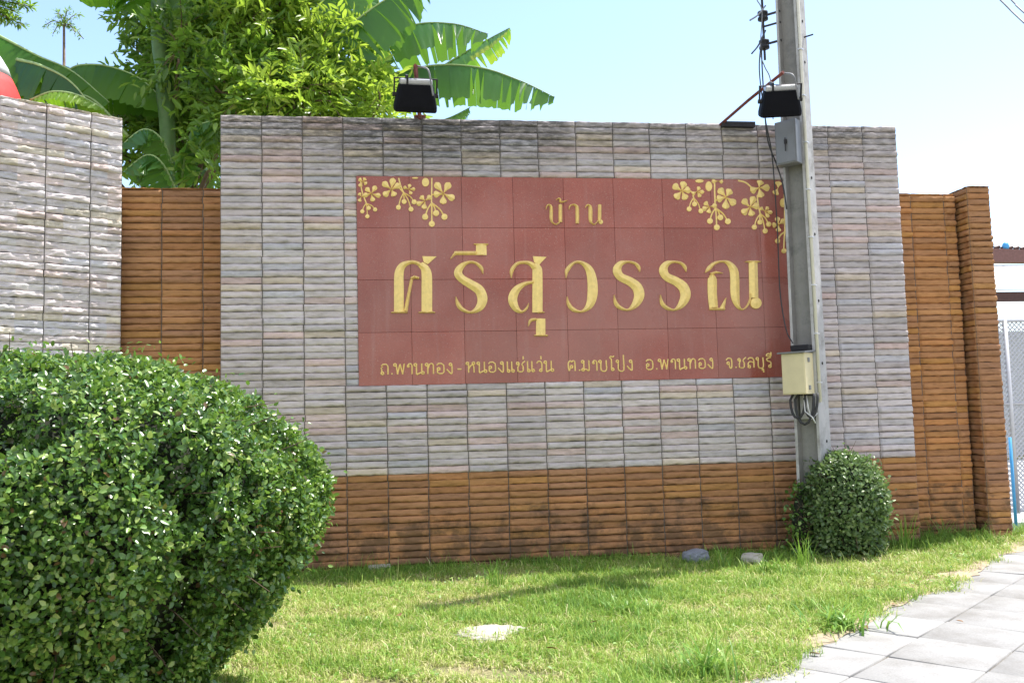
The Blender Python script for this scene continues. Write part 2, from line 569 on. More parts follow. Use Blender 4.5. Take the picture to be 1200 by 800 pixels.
# ------------------------------------------------------------------ stone walls
def cladding(name, parent, x0, x1, z0, z1, mats, x_off, z_off, rough=1., hole=None, ends=(True, True), seed=1, step=.02):
    """one sheet of split-faced stones in straight stacks: every stone has its own bulge, wobbling edges, open joints"""
    g = np.random.default_rng(seed)
    cols = np.arange(math.floor((x0-x_off)/TILE_W), math.ceil((x1-x_off)/TILE_W-1e-6)+1)*TILE_W + x_off
    edges = [x for x in cols if x0+.03 < x < x1-.03]
    bounds = [x0] + edges + [x1]
    xs, xg, xc = [], [], []
    for ci, (a, b_) in enumerate(zip(bounds[:-1], bounds[1:])):
        gl = .0045
        pts = [a+.0005, a+gl, a+gl+.008] + list(np.linspace(a+.03, b_-.03, max(3, int((b_-a)/step)))) + [b_-gl-.008, b_-gl, b_-.0005]
        xs += pts
        xg += [1, 1] + [0]*(len(pts)-4) + [1, 1]
        xc += [ci]*len(pts)
    xs, xg, xc = np.array(xs), np.array(xg, float), np.array(xc)
    rows = np.arange(math.floor((z0-z_off)/TILE_H+1e-6), math.ceil((z1-z_off)/TILE_H-1e-6))
    U = [.0, .05, .105, .21, .38, .56, .73, .87, .955, .999]
    PR = [.0, .0, .62, .90, 1.0, .98, .92, .76, .42, .0]
    nx = len(xs)
    V, mi = [], []
    nc = xc.max()+1
    lo_x, hi_x = np.array(bounds)[xc], np.array(bounds)[xc+1]
    rel = (xs-lo_x)/(hi_x-lo_x)
    wob_prev = None
    for r in rows:
        zb = z_off + r*TILE_H
        base = g.uniform(.009, .034, nc)[xc]*1. + noise1(nx, 6, .009, g)*rough + noise1(nx, 2, .005, g)*rough
        tilt = g.uniform(-.2, .2, nc)[xc]
        jit = np.r_[0, g.normal(0, .0028, nc-1), 0]
        xr_ = xs + jit[xc]*(1-rel) + jit[xc+1]*rel
        rr_ = min(rough, 1.3)
        lo = noise1(nx, 3, .0050, g)*rr_ + noise1(nx, 9, .002, g) + g.uniform(-.003, .003, nc)[xc]
        hi = noise1(nx, 4, .0045, g)*rr_ + g.uniform(-.003, .001, nc)[xc]
        for u, p in zip(U, PR):
            z = zb + TILE_H*u + lo*(1-u)*(u > 0) + hi*u*(u < .99)
            z = np.clip(z, z0, z1 + noise1(nx, 3, .004, g) if r == rows[-1] else z1)
            out = (base*(1+tilt*(u-.5))*p + (g.normal(0, .0016, nx) + noise1(nx, 2.5, .0045, g))*rough*(p > 0))*(1-xg*.999)
            out = np.maximum(out, -.001) - .004*(p == 0)
            y = -(.02 + out)
            if hole is not None:
                ins = (xs > hole[0]) & (xs < hole[1]) & (z > hole[2]) & (z < hole[3])
                y = np.where(ins, -.003, y)
            V.append(np.c_[xr_, y, z])
            mi.append(p == 0)
    V = np.array(V)
    nr = len(V)
    idx = np.arange(nr*nx).reshape(nr, nx)
    F = np.stack([idx[:-1, :-1], idx[:-1, 1:], idx[1:, 1:], idx[1:, :-1]], -1)
    rowg = np.array(mi)
    gm = (rowg[:-1] | rowg[1:])[:, None] & (rowg[:-1] & rowg[1:])[:, None]
    cg = (xg[:-1] > 0) & (xg[1:] > 0)
    G_ = np.broadcast_to(gm, (nr-1, nx-1)) | cg[None, :]
    Vf = V.reshape(-1, 3)
    F = F.reshape(-1, 4)
    mat = np.where(np.broadcast_to(cg[None, :], G_.shape), 2, G_.astype(int)).reshape(-1)
    # returns at the ends, so the sheet has thickness there
    extra_v, extra_f = [], []
    for flag, col in ((ends[0], 0), (ends[1], nx-1)):
        if not flag: continue
        k = len(Vf) + sum(len(e) for e in extra_v)
        e = V[:, col+(1 if col == 0 else -1), :].copy()
        e2 = e.copy()
        e2[:, 1] = .001
        extra_v += [np.vstack([e, e2])]
        q = np.arange(nr-1)
        f = np.c_[k+q, k+q+1, k+nr+q+1, k+nr+q]
        extra_f.append(f if col else f[:, ::-1])
    if extra_v:
        Vf = np.vstack([Vf]+extra_v)
        F = np.vstack([F]+extra_f)
        mat = np.r_[mat, np.zeros(sum(len(f) for f in extra_f), int)]
    me = np_mesh(name, Vf, F, mat_index=mat)
    return link(name, me, parent, mats, True)


ZB = .937                                   # top of the brown band
XL, XR, ZT = -1.644, 5.643, ZB + 53*TILE_H
S_X0, S_X1, S_Z0, S_Z1 = -.300, 4.285, 1.830, 3.975

grey_m = stone('grey_stone', GREY, 0., ZB)
brown_m = stone('brown_stone', BROWN, 0., ZB, False)

wall = thing('boundary_wall', 'tall grey stone wall with a brown stone base carrying the red granite name panel', 'wall', (XL, 0, 0))
W = XR-XL
cladding('grey_stone_cladding', wall, 0, W, ZB, ZT, [grey_m, M['grout'], M['joint_dark']], 0, ZB, .9, (S_X0-XL+.004, S_X1-XL-.004, S_Z0+.004, S_Z1-.004), seed=3)
cladding('brown_stone_cladding', wall, 0, W, ZB-14*TILE_H, ZB-.001, [brown_m, M['grout_brown'], M['joint_dark']], 0, ZB, .9, seed=4)
MB().box((W/2, .19, ZT/2-.01), (W-.01, .376, ZT-.02)).build('wall_core', M['core'], wall)

ZL = 3.905
w2 = thing('boundary_wall', 'lower brown stone wall recessed between two grey stone walls under the trees', 'wall', (-2.80, .30, 0))
bl_m = stone('brown_stone_left', BROWN[::-1], .12, .03, False)
cladding('brown_stone_cladding', w2, 0, 1.30, -.05, ZL, [bl_m, M['grout_brown'], M['joint_dark']], .12, .03, .8, seed=5)
MB().box((.65, .14, ZL/2-.01), (1.29, .276, ZL-.02)).build('wall_core', M['core'], w2)

# angled wing on the left, its right end at (-2.64, .168)
WANG = R(33)
wl = 3.4
w3 = thing('boundary_wall', 'angled sunlit grey stone wall at the far left behind the clipped hedge', 'wall',
           (-2.642-wl*math.cos(WANG), .168-wl*math.sin(WANG), 0), WANG)
gw_m = stone('grey_stone_wing', [tuple(min(.72, c*1.26) for c in p) for p in GREY[::-1]], .02, .02, False)  # lighter copy of the grey palette, sunlight put into the stone colour
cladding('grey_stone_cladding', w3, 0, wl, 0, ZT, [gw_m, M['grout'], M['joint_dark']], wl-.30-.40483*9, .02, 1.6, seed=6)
MB().box((wl/2, .15, ZT/2-.01), (wl-.01, .296, ZT-.02)).build('wall_core', M['core'], w3)

w4 = thing('boundary_wall', 'lower brown stone wall right of the concrete pole ending in a square pillar', 'wall', (5.50, .30, 0))
br_m = stone('brown_stone_right', [tuple(c*k for c, k in zip(p, (1.12, 1.08, .95))) for p in BROWN], 5.955-5.5-TILE_W, .02, False)
cladding('brown_stone_cladding', w4, 0, 1.00, -.05, ZL, [br_m, M['grout_brown'], M['joint_dark']], 5.955-5.5-TILE_W, .02, .9, seed=7)
MB().box((.49, .14, ZL/2-.01), (.98, .276, ZL-.02)).box((1.04, .245, ZL/2-.02), (.118, .06, ZL-.04)).build('wall_core', M['grout_brown'], w4)
pil = MB().box((1.19, .06, ZL/2+.01), (.225, .44, ZL+.04)).build('pillar', M['core'], w4)
br2 = stone('brown_stone_pillar', BROWN[3:]+BROWN[:3], -.3, .02, False)
cladding('stone_facing', pil, 1.052, 1.328, -.05, ZL+.05, [br2, M['grout_brown'], M['joint_dark']], .99, .02, 1., seed=8).location = (0, -.158, 0)
c2 = cladding('stone_facing', pil, 0, .46, -.05, ZL+.05, [br2, M['grout_brown'], M['joint_dark']], -.3, .02, 1., seed=9)
c2.location = (1.083, .28, 0)
c2.rotation_euler = (0, 0, -math.pi/2)

# ------------------------------------------------------------------ the name panel
SY = -.036
sign = thing('name_sign', 'red granite name panel with gold Thai lettering and gold blossoms set into the grey wall', 'sign', (S_X0, 0, S_Z0))
SOFF = Vector((S_X0, 0, S_Z0))
mb = MB()
TS = .537
nxs = 9
xe = [min(i*TS, S_X1-S_X0) for i in range(nxs+1)]
ze = [i*(S_Z1-S_Z0)/4 for i in range(5)]
for i in range(nxs):
    for j in range(4):
        g = .0012
        x0, x1, z0, z1 = xe[i]+g, xe[i+1]-g, ze[j]+g, ze[j+1]-g
        t1, t2 = random.gauss(0, .0011), random.gauss(0, .0011)
        cx, cz = (x0+x1)/2, (z0+z1)/2
        y = lambda x, z: SY + (x-cx)*t1 + (z-cz)*t2
        b_ = .0015
        vs = [(x0, -.004, z0), (x1, -.004, z0), (x1, -.004, z1), (x0, -.004, z1)]
        vs += [(a, y(a, c_)+b_, c_) for a, c_ in ((x0, z0), (x1, z0), (x1, z1), (x0, z1))]
        vs += [(a, y(a, c_), c_) for a, c_ in ((x0+b_, z0+b_), (x1-b_, z0+b_), (x1-b_, z1-b_), (x0+b_, z1-b_))]
        fs = [(k, (k+1) % 4, 4+(k+1) % 4, 4+k) for k in range(4)] + [(4+k, 4+(k+1) % 4, 8+(k+1) % 4, 8+k) for k in range(4)] + [(8, 9, 10, 11)]
        mb.add(vs, fs)
mb.build('granite_panel', M['granite'], sign)


def px_scale(px, py):
    return (at(px+1, py, SY) - at(px, py, SY)).length


class Carve:
    """gilt strokes on the granite: ribbons with a raised ridge, each a hair higher than the last so none share a plane"""
    def __init__(s): s.mb, s.k = MB(), 0

    def ribbon(s, P, W_, h=.012):
        P, W_ = np.asarray(P, float), np.asarray(W_, float)
        n_ = len(P)
        d = np.gradient(P, axis=0)
        d /= np.linalg.norm(d, axis=1)[:, None]+1e-9
        nrm = np.c_[-d[:, 1], d[:, 0]]
        s.k += 1
        hh = h + .0006*(s.k % 9)
        y0 = SY+.003
        vs, fs = [], []
        for i in range(n_):
            for a, y in ((-.5, y0), (-.49, SY-hh*.25), (-.06, SY-hh), (.06, SY-hh), (.49, SY-hh*.25), (.5, y0)):
                q = P[i] + nrm[i]*W_[i]*a
                vs.append((q[0], y, q[1]))
        for i in range(n_-1):
            for a in range(5):
                fs.append((i*6+a, i*6+a+1, (i+1)*6+a+1, (i+1)*6+a))
        fs += [tuple(range(6)), tuple(range(n_*6-1, n_*6-7, -1))]
        s.mb.add(vs, fs)

    def stroke(s, pts, org, sc_, smooth=True, h=.027):
        """pts (u, v, width) in crop pixels; org, sc_ turn them into photo pixels"""
        A = np.array(pts, float)
        if smooth: A = catmull(A, 6)
        P, W_ = [], []
        for u, v_, w in A:
            px, py = org[0]+u/sc_, org[1]+v_/sc_
            q = at(px, py, SY) - SOFF
            P.append((q.x, q.z))
            W_.append(max(w, 2)/sc_*px_scale(px, py))
        s.ribbon(P, W_, h)

    def poly(s, pts, org, sc_, h=.011):
        s.k += 1
        hh = h + .0005*(s.k % 9)
        q = []
        for u, v_ in pts:
            a = at(org[0]+u/sc_, org[1]+v_/sc_, SY) - SOFF
            q.append((a.x, a.z))
        n_ = len(q)
        cx, cz = sum(a for a, _ in q)/n_, sum(b for _, b in q)/n_
        vs = [(x, SY+.003, z) for x, z in q] + [(cx+(x-cx)*.94, SY-hh*.7, cz+(z-cz)*.94) for x, z in q] + [(cx, SY-hh, cz)]
        fs = [(i, (i+1) % n_, n_+(i+1) % n_, n_+i) for i in range(n_)] + [(n_+i, n_+(i+1) % n_, 2*n_) for i in range(n_)]
        s.mb.add(vs, fs)

    def disc(s, u, v_, r, org, sc_, ry=None, ang=0., h=.012):
        ry = ry or r
        n_ = 14
        pts = []
        for i in range(n_):
            t = 2*math.pi*i/n_
            a, b_ = r*math.cos(t), ry*math.sin(t)
            pts.append((u+a*math.cos(ang)-b_*math.sin(ang), v_+a*math.sin(ang)+b_*math.cos(ang)))
        s.poly(pts, org, sc_, h)

    def done(s, name):
        return s.mb.build(name, M['gold'], sign)


A_, B_, C_, D_, E_ = ((440, 270), 5.7125), ((580, 270), 5.7125), ((700, 290), 8.892), ((800, 290), 8.892), ((630, 220), 13.333)
# so sala
c = Carve()
c.stroke([(157, 550, 66), (157, 400, 66), (158, 290, 62), (178, 240, 48), (215, 218, 30), (250, 212, 24), (285, 222, 26), (315, 245, 30)], *A_)
c.stroke([(300, 226, 40), (330, 255, 58), (343, 300, 70), (344, 400, 72), (344, 550, 72)], *A_)
c.poly([(312, 172), (412, 174), (350, 228), (322, 214)], *A_)
c.stroke([(104, 550, 6), (130, 546, 14), (190, 546, 14), (216, 550, 6)], *A_, smooth=False)
c.stroke([(288, 550, 6), (310, 546, 14), (380, 546, 14), (400, 550, 6)], *A_, smooth=False)
c.stroke([(202, 540, 26), (218, 450, 22), (242, 328, 20)], *A_, smooth=False)
c.stroke([(236, 322, 16), (260, 312, 22), (292, 320, 14)], *A_, smooth=False)
c.done('letter')


def ro_rua(org, sc_, dx=0.):
    k = Carve()
    k.stroke([(440+dx, 255, 6), (430+dx, 205, 38), (385+dx, 163, 28), (310+dx, 150, 25), (240+dx, 172, 60), (205+dx, 235, 92), (240+dx, 305, 86),
              (340+dx, 355, 92), (412+dx, 415, 108), (435+dx, 500, 108), (395+dx, 590, 76), (320+dx, 648, 24), (240+dx, 628, 38), (192+dx, 580, 42), (172+dx, 495, 5)], org, sc_)
    return k


c = Carve()
c.stroke([(720, 292, 5), (708, 250, 24), (665, 216, 18), (615, 216, 22), (572, 245, 42), (553, 285, 56), (580, 325, 54),
          (640, 362, 60), (695, 400, 66), (716, 460, 68), (695, 515, 52), (640, 547, 18), (585, 530, 26), (553, 495, 28), (537, 442, 4)], *A_)
c.done('letter')
c = Carve()
c.stroke([(502, 192, 6), (520, 168, 14), (540, 150, 26)], *A_, smooth=False)
c.stroke([(528, 152, 26), (672, 152, 26)], *A_, smooth=False)
c.stroke([(708, 94, 70), (708, 166, 74)], *A_, smooth=False)
c.stroke([(658, 93, 10), (754, 93, 10)], *A_, smooth=False)
c.done('vowel_mark')
c = Carve()
c.stroke([(110, 320, 5), (112, 270, 26), (145, 225, 22), (190, 214, 20), (235, 222, 30), (270, 250, 46)], *B_)
c.stroke([(262, 226, 40), (280, 255, 62), (284, 300, 68), (284, 550, 70)], *B_)
c.poly([(252, 172), (347, 177), (290, 238), (262, 215)], *B_)
c.stroke([(255, 345, 18), (195, 360, 28), (142, 400, 52), (118, 460, 62), (140, 520, 46), (180, 544, 18), (212, 520, 16), (225, 488, 4)], *B_)
c.stroke([(285, 547, 14), (330, 548, 8)], *B_, smooth=False)
c.done('letter')
c = Carve()
c.stroke([(222, 642, 6), (238, 602, 20), (275, 594, 16)], *B_)
c.stroke([(306, 590, 62), (306, 700, 64)], *B_, smooth=False)
c.stroke([(262, 702, 10), (352, 702, 12)], *B_, smooth=False)
c.done('vowel_mark')
c = Carve()
c.stroke([(475, 320, 4), (484, 265, 28), (530, 217, 18), (580, 217, 24), (630, 262, 52), (651, 340, 66), (652, 430, 68), (632, 500, 50), (580, 542, 16),
          (522, 528, 28), (492, 490, 24), (482, 443, 4)], *B_)
c.done('letter')
ro_rua(*C_).done('letter')
ro_rua(*C_, dx=482).done('letter')
c = Carve()
c.stroke([(232, 266, 6), (268, 222, 42), (330, 166, 32), (415, 145, 22), (480, 168, 52), (528, 235, 88), (541, 320, 94), (545, 500, 92),
          (570, 600, 54), (615, 645, 18), (665, 615, 20), (700, 540, 20), (705, 480, 20)], *D_)
c.stroke([(292, 285, 30), (306, 330, 92), (308, 480, 96), (320, 625, 92)], *D_)
c.stroke([(285, 278, 24), (345, 258, 26), (412, 268, 8)], *D_, smooth=False)
c.stroke([(275, 640, 26), (435, 640, 24)], *D_, smooth=False)
c.stroke([(408, 640, 52), (446, 528, 6)], *D_, smooth=False)
c.stroke([(732, 150, 92), (740, 525, 94)], *D_, smooth=False)
c.stroke([(648, 150, 8), (690, 148, 22), (770, 148, 22), (808, 150, 8)], *D_, smooth=False)
c.disc(758, 580, 62, *D_, h=.024)
c.done('letter')
# the small word above
c = Carve()
c.stroke([(130, 342, 8), (142, 290, 24), (175, 268, 24), (208, 300, 46), (212, 400, 52), (212, 480, 50), (232, 545, 28), (285, 572, 20), (340, 545, 26)], *E_)
c.stroke([(355, 265, 54), (356, 540, 56)], *E_, smooth=False)
c.done('letter')
c = Carve()
c.stroke([(288, 192, 12), (330, 168, 22), (352, 190, 34), (345, 225, 26)], *E_)
c.stroke([(345, 222, 26), (400, 222, 24), (465, 198, 8)], *E_)
c.done('tone_mark')
c = Carve()
c.stroke([(488, 345, 10), (502, 290, 24), (550, 266, 22), (598, 282, 40), (618, 335, 54), (620, 560, 54)], *E_)
c.done('letter')
c = Carve()
c.stroke([(742, 318, 10), (765, 278, 24), (800, 275, 34), (823, 320, 58), (826, 500, 56), (848, 555, 26), (892, 572, 18), (940, 520, 20)], *E_)
c.stroke([(970, 268, 54), (966, 530, 54)], *E_, smooth=False)
c.disc(986, 536, 36, *E_)
c.done('letter')


# small looped letters of the bottom line: polylines in a box one unit high; L = loop
def LP(x, y, r=.10): return [(x+r*math.cos(t), y+r*1.15*math.sin(t)) for t in np.linspace(0, 2*math.pi, 11)]


GL = {
 'ถ': (.74, [LP(.20, .11), [(.13, .12), (.16, .42), (.10, .60), (.22, .72), (.13, .80), (.27, .95), (.50, .95), (.61, .75), (.61, 0)]]),
 '.': (.30, [[(.10, .06), (.22, .06)]]),
 'พ': (.96, [LP(.10, .88), [(.18, .90), (.28, .0)], [(.27, .0), (.47, .96)], [(.46, .96), (.66, .0)], [(.65, .0), (.78, 1.0)]]),
 'า': (.52, [LP(.12, .74, .06), [(.06, .78), (.16, .95), (.30, .95), (.39, .78), (.39, 0)]]),
 'น': (.84, [LP(.13, .87), [(.21, .87), (.21, .0), (.36, .04), (.60, .16)], LP(.68, .11), [(.60, .14), (.60, 1.0)]]),
 'ท': (.80, [LP(.13, .87), [(.21, .87), (.21, 0)], [(.21, .45), (.34, .86), (.48, .97), (.61, .86), (.63, .7), (.63, 0)]]),
 'อ': (.76, [LP(.22, .46), [(.13, .46), (.13, .12), (.26, .01), (.46, .01), (.61, .14), (.63, .5), (.59, .82), (.42, .97), (.20, .95), (.09, .80)]]),
 'ง': (.66, [LP(.36, .86), [(.45, .86), (.47, .5), (.45, .04), (.34, .03), (.06, .42)]]),
 '-': (.55, [[(.08, .45), (.42, .45)]]),
 'ห': (.84, [LP(.13, .87), [(.21, .87), (.21, 0)], [(.21, .30), (.36, .62), (.50, .74), (.55, .80)], LP(.60, .87), [(.52, .76), (.62, .55), (.64, 0)]]),
 'แ': (.78, [LP(.22, .10), [(.13, .10), (.13, 1.0)], LP(.56, .10), [(.47, .10), (.47, 1.0)]]),
 'ช': (.80, [LP(.16, .80), [(.22, .86), (.26, .70), (.16, .40), (.17, .06), (.30, 0), (.48, 0), (.58, .10), (.58, .50), (.48, .70), (.56, .85), (.74, 1.02)]]),
 'ว': (.62, [LP(.38, .11), [(.46, .12), (.48, .62), (.40, .92), (.22, .97), (.07, .80)]]),
 'ต': (.82, [[(.17, 0), (.11, .45), (.14, .82), (.27, .97), (.37, .85), (.48, .97), (.62, .85), (.64, 0)], LP(.36, .40), [(.29, .34), (.17, .03)]]),
 'ม': (.84, [LP(.13, .87), [(.21, .87), (.21, .1)], LP(.14, .10), [(.21, .12), (.40, .14), (.61, .02), (.61, 1.0)]]),
 'บ': (.82, [LP(.13, .87), [(.21, .87), (.21, .03), (.61, .03), (.61, 1.0)]]),
 'โ': (.56, [LP(.30, .10), [(.21, .10), (.21, 1.02), (.10, 1.20), (.16, 1.36), (.32, 1.30), (.44, 1.40)]]),
 'ป': (.82, [LP(.13, .87), [(.21, .87), (.21, .03), (.61, .03), (.61, 1.36)]]),
 'จ': (.70, [[(.06, .78), (.20, .95), (.40, .95), (.52, .80), (.52, .10), (.38, .0), (.28, .42)], LP(.22, .48)]),
 'ล': (.78, [LP(.20, .10), [(.12, .14), (.12, .42), (.28, .60), (.58, .50)], [(.60, 0), (.60, .70), (.46, .95), (.22, .95), (.09, .80)]]),
 'ร': (.60, [LP(.36, .10), [(.44, .12), (.44, .50), (.16, .66), (.12, .84), (.28, .92), (.48, .98)]]),
}
MARK = {
 '่': [[(-.20, 1.16), (-.20, 1.48)]],
 'ุ': [LP(-.26, -.20, .06), [(-.20, -.18), (-.18, -.48)]],
 'ี': [[(-.52, 1.12), (-.44, 1.30), (-.26, 1.34), (-.10, 1.14), (-.52, 1.12)], [(-.10, 1.14), (-.10, 1.50)]],
}


def small_word(txt, p0, p1, base0, base1, size=.108):
    adv = sum(GL[ch][0] for ch in txt if ch in GL) - .12
    a, b_ = at(p0, base0, SY)-SOFF, at(p1, base1, SY)-SOFF
    sx = (b_.x-a.x)/adv
    x = 0.
    prev = None
    for ch in txt:
        k = Carve()
        if ch in GL:
            strokes, ox = GL[ch][1], x
            x += GL[ch][0]
        else:
            strokes, ox = MARK[ch], x
        for st in strokes:
            f = [(a.x+(ox+u)*sx, a.z+(b_.z-a.z)*(ox+u)/adv + v_*size) for u, v_ in st]
            if len(f) < 9 and len(f) > 2 :
                f = catmull(f, 3)
            elif len(f) == 2:
                f = np.array([f[0], ((f[0][0]+f[1][0])/2, (f[0][1]+f[1][1])/2), f[1]])
            k.ribbon(f, [.0145]*len(f), .007)
        k.done('small_letter' if ch in GL else 'small_mark')


small_word('ถ.พานทอง', 445, 531, 438.8, 437.6)
small_word('-', 535, 541, 438, 438)
small_word('หนองแช่แว่น', 546, 648, 436.6, 434.9)
small_word('ต.มาบโป่ง', 664.5, 742, 434.6, 433.6)
small_word('อ.พานทอง', 756, 836.5, 433.2, 431.4)
small_word('จ.ชลบุรี', 850.5, 904, 431.3, 430.2)


# gold blossoms in both upper corners
def petals(c_, ends, org, sc_, w):
    k = Carve()
    for (u, v_) in ends:
        d = np.array([u-c_[0], v_-c_[1]], float)
        L_ = np.linalg.norm(d)
        k.stroke([(c_[0]+d[0]*.06, c_[1]+d[1]*.06, w*.10), (c_[0]+d[0]*.5, c_[1]+d[1]*.5, w*.42), (c_[0]+d[0]*.9, c_[1]+d[1]*.9, w*.95),
                  (c_[0]+d[0]*1.18, c_[1]+d[1]*1.18, w*.86), (c_[0]+d[0]*1.36, c_[1]+d[1]*1.36, w*.2)], org, sc_, h=.013)
    k.done('flower')


def buds(c_, ends, org, sc_, w, r):
    k = Carve()
    for (u, v_) in ends:
        mid = ((c_[0]+u)/2 + (u-c_[0])*.12, (c_[1]+v_)/2 - 8)
        k.stroke([(c_[0], c_[1], w*.75), (mid[0], mid[1], w*.7), (u, v_, w*.7)], org, sc_, h=.006)
        k.disc(u, v_, r, org, sc_, h=.011)
    k.done('bud_spray')


def stems(lines, org, sc_, w):
    for l in lines:
        k = Carve()
        k.stroke([(u, v_, w*.75) for u, v_ in l], org, sc_, h=.005)
        k.done('stem')


FL = ((410, 200), 8.571)
petals((938, 232), [(880, 150), (985, 150), (1022, 272), (937, 310), (865, 238)], *FL, 72)
petals((415, 190), [(352, 135), (430, 105), (358, 238), (443, 240), (482, 152)], *FL, 66)
petals((215, 235), [(175, 188), (250, 175), (285, 250), (230, 292), (160, 245)], *FL, 52)
petals((590, 190), [(600, 150), (640, 186), (612, 226), (552, 170)], *FL, 38)
petals((755, 305), [(722, 268), (692, 332), (746, 366), (800, 268)], *FL, 54)
petals((130, 110), [(100, 90), (150, 85), (160, 130), (105, 150)], *FL, 44)
petals((115, 265), [(98, 235), (98, 300), (140, 250)], *FL, 40)
buds((540, 222), [(488, 370), (545, 312), (614, 388), (645, 315)], *FL, 18, 26)
buds((822, 325), [(756, 465), (823, 535), (866, 428), (950, 465)], *FL, 22, 32)
buds((165, 330), [(125, 410), (176, 460), (190, 376), (254, 392)], *FL, 16, 22)
stems([[(823, 75), (822, 200), (820, 325)], [(490, 75), (510, 150), (540, 222)], [(105, 72), (120, 200), (165, 330)], [(540, 222), (480, 165), (425, 190)],
       [(825, 240), (870, 240), (935, 235)]], *FL, 18)
k = Carve()
k.disc(760, 118, 38, *FL, ry=46)
k.disc(655, 76, 32, *FL, ry=9)
k.done('gold_leaf')
FR = ((770, 200), 7.275)
petals((210, 175), [(155, 135), (225, 115), (168, 222), (238, 228), (262, 165)], *FR, 62)
petals((338, 180), [(356, 150), (384, 182), (362, 214), (308, 195)], *FR, 36)
petals((588, 228), [(542, 172), (616, 178), (648, 272), (585, 302), (528, 240)], *FR, 64)
petals((445, 310), [(415, 278), (402, 324), (442, 350), (492, 300)], *FR, 44)
petals((868, 145), [(880, 100), (935, 146), (884, 208), (815, 168)], *FR, 62)
petals((790, 312), [(745, 262), (818, 245), (742, 354), (806, 368), (845, 302)], *FR, 60)
petals((915, 345), [(940, 320), (942, 385), (965, 355), (888, 322)], *FR, 34)
petals((1035, 460), [(1026, 412), (996, 464), (1034, 506), (1075, 430)], *FR, 46)
petals((520, 90), [(480, 92), (550, 95)], *FR, 36)
petals((1030, 150), [(1035, 108), (1010, 190)], *FR, 58)
buds((312, 232), [(272, 328), (318, 286), (372, 345)], *FR, 15, 22)
buds((500, 320), [(450, 430), (508, 484), (538, 400), (602, 434)], *FR, 18, 26)
buds((880, 368), [(828, 482), (876, 440), (920, 515), (950, 458)], *FR, 16, 23)
buds((1090, 520), [(1026, 600), (1080, 684)], *FR, 18, 22)
stems([[(490, 78), (492, 200), (498, 320)], [(690, 84), (760, 105), (830, 170)], [(855, 210), (862, 290), (880, 368)], [(270, 165), (300, 190), (312, 232)],
       [(498, 255), (540, 235), (588, 228)], [(1085, 150), (1088, 330), (1090, 520)]], *FR, 18)
k = Carve()
k.disc(440, 135, 30, *FR, ry=44)
k.disc(360, 90, 36, *FR, ry=16)
k.disc(1072, 275, 26, *FR, ry=40)
k.done('gold_leaf')

# ------------------------------------------------------------------ concrete pole and what hangs on it
PR_Z = R(-50)
POLE = Vector((4.33, -.33, 0))
pole = thing('utility_pole', 'square concrete utility pole with a sunken web standing in front of the sign', 'utility pole', POLE, PR_Z)
H = 9.6
hx0, hy0, tp = .138, .135, .70
vs, fs = [], []
prof = [(-1, -1), (-.78, -1), (-.70, -.40), (.70, -.40), (.78, -1), (1, -1), (1, 1), (.78, 1), (.70, .40), (-.70, .40), (-.78, 1), (-1, 1)]
NZ = 14
for i in range(NZ+1):
    z = H*i/NZ
    k_ = 1-(1-tp)*z/H
    for (a, b_) in prof: vs.append((a*hx0*k_, b_*hy0*k_, z))
n12 = len(prof)
for i in range(NZ):
    for a in range(n12):
        fs.append((i*n12+a, i*n12+(a+1) % n12, (i+1)*n12+(a+1) % n12, (i+1)*n12+a))
fs.append(tuple(range(NZ*n12, (NZ+1)*n12)))
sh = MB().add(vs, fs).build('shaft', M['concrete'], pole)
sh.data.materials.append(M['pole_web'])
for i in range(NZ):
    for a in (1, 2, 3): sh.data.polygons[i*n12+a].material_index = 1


def psx(z): return hx0*(1-(1-tp)*z/H)


MB().tube([(psx(1.5)+.016, -hy0*.82*psx(1.5)/hx0, 1.55), (psx(5)+.016, -hy0*.82*psx(5)/hx0, 5.), (psx(H)+.016, -hy0*.82*psx(H)/hx0, H)], .017, 10).build('conduit', M['conduit'], pole, True)
mb = MB()
for z in (1.75, 2.25, 2.75, 3.25, 3.75, 4.25, 4.75, 5.25):
    mb.box((psx(z)+.018, -hy0*.82*psx(z)/hx0, z), (.042, .058, .012))
mb.build('conduit_clip', M['galv'], pole)
mb = MB()
for z in (.75, 1.15, 1.95, 2.6, 3.3, 3.9, 5.15, 5.6):
    mb.tube([(psx(z)-.004, .03, z), (psx(z)+.004, .03, z)], .016, 8)
mb.tube([(0, -hy0*.40*.97-.004, .9), (0, -hy0*.40*.97+.01, .9)], .016, 8)
mb.build('bolt_hole', M['dark'], pole)
MB().tube([(psx(5.4)+.0, .05, 5.43), (psx(5.4)+.10, .05, 5.43)], .009, 6).build('step_bolt', M['black_iron'], pole)

# insulator rack on the left side
rack = MB().tube([(-.27, -.10, 5.25), (-.27, -.10, 6.15)], .014, 6).tube([(-.27, -.10, 5.42), (-.08, -.08, 5.42)], .014, 6) \
    .tube([(-.27, -.10, 5.62), (-.08, -.08, 5.62)], .012, 6).tube([(-.27, -.10, 5.74), (-.08, -.08, 5.74)], .014, 6).build('insulator_rack', M['black_iron'], pole)
for z in (5.42, 5.74, 6.05):
    MB().lathe([(.03, -.055), (.055, -.045), (.055, -.02), (.035, 0), (.055, .02), (.055, .045), (.03, .055)], (-.27, -.10, z), 14).build('insulator', M['black'], rack, True)


def on_pole(px, py, d=.35):
    """world point that shows at that spot, d metres in front of the wall plane"""
    return at(px, py, -d)


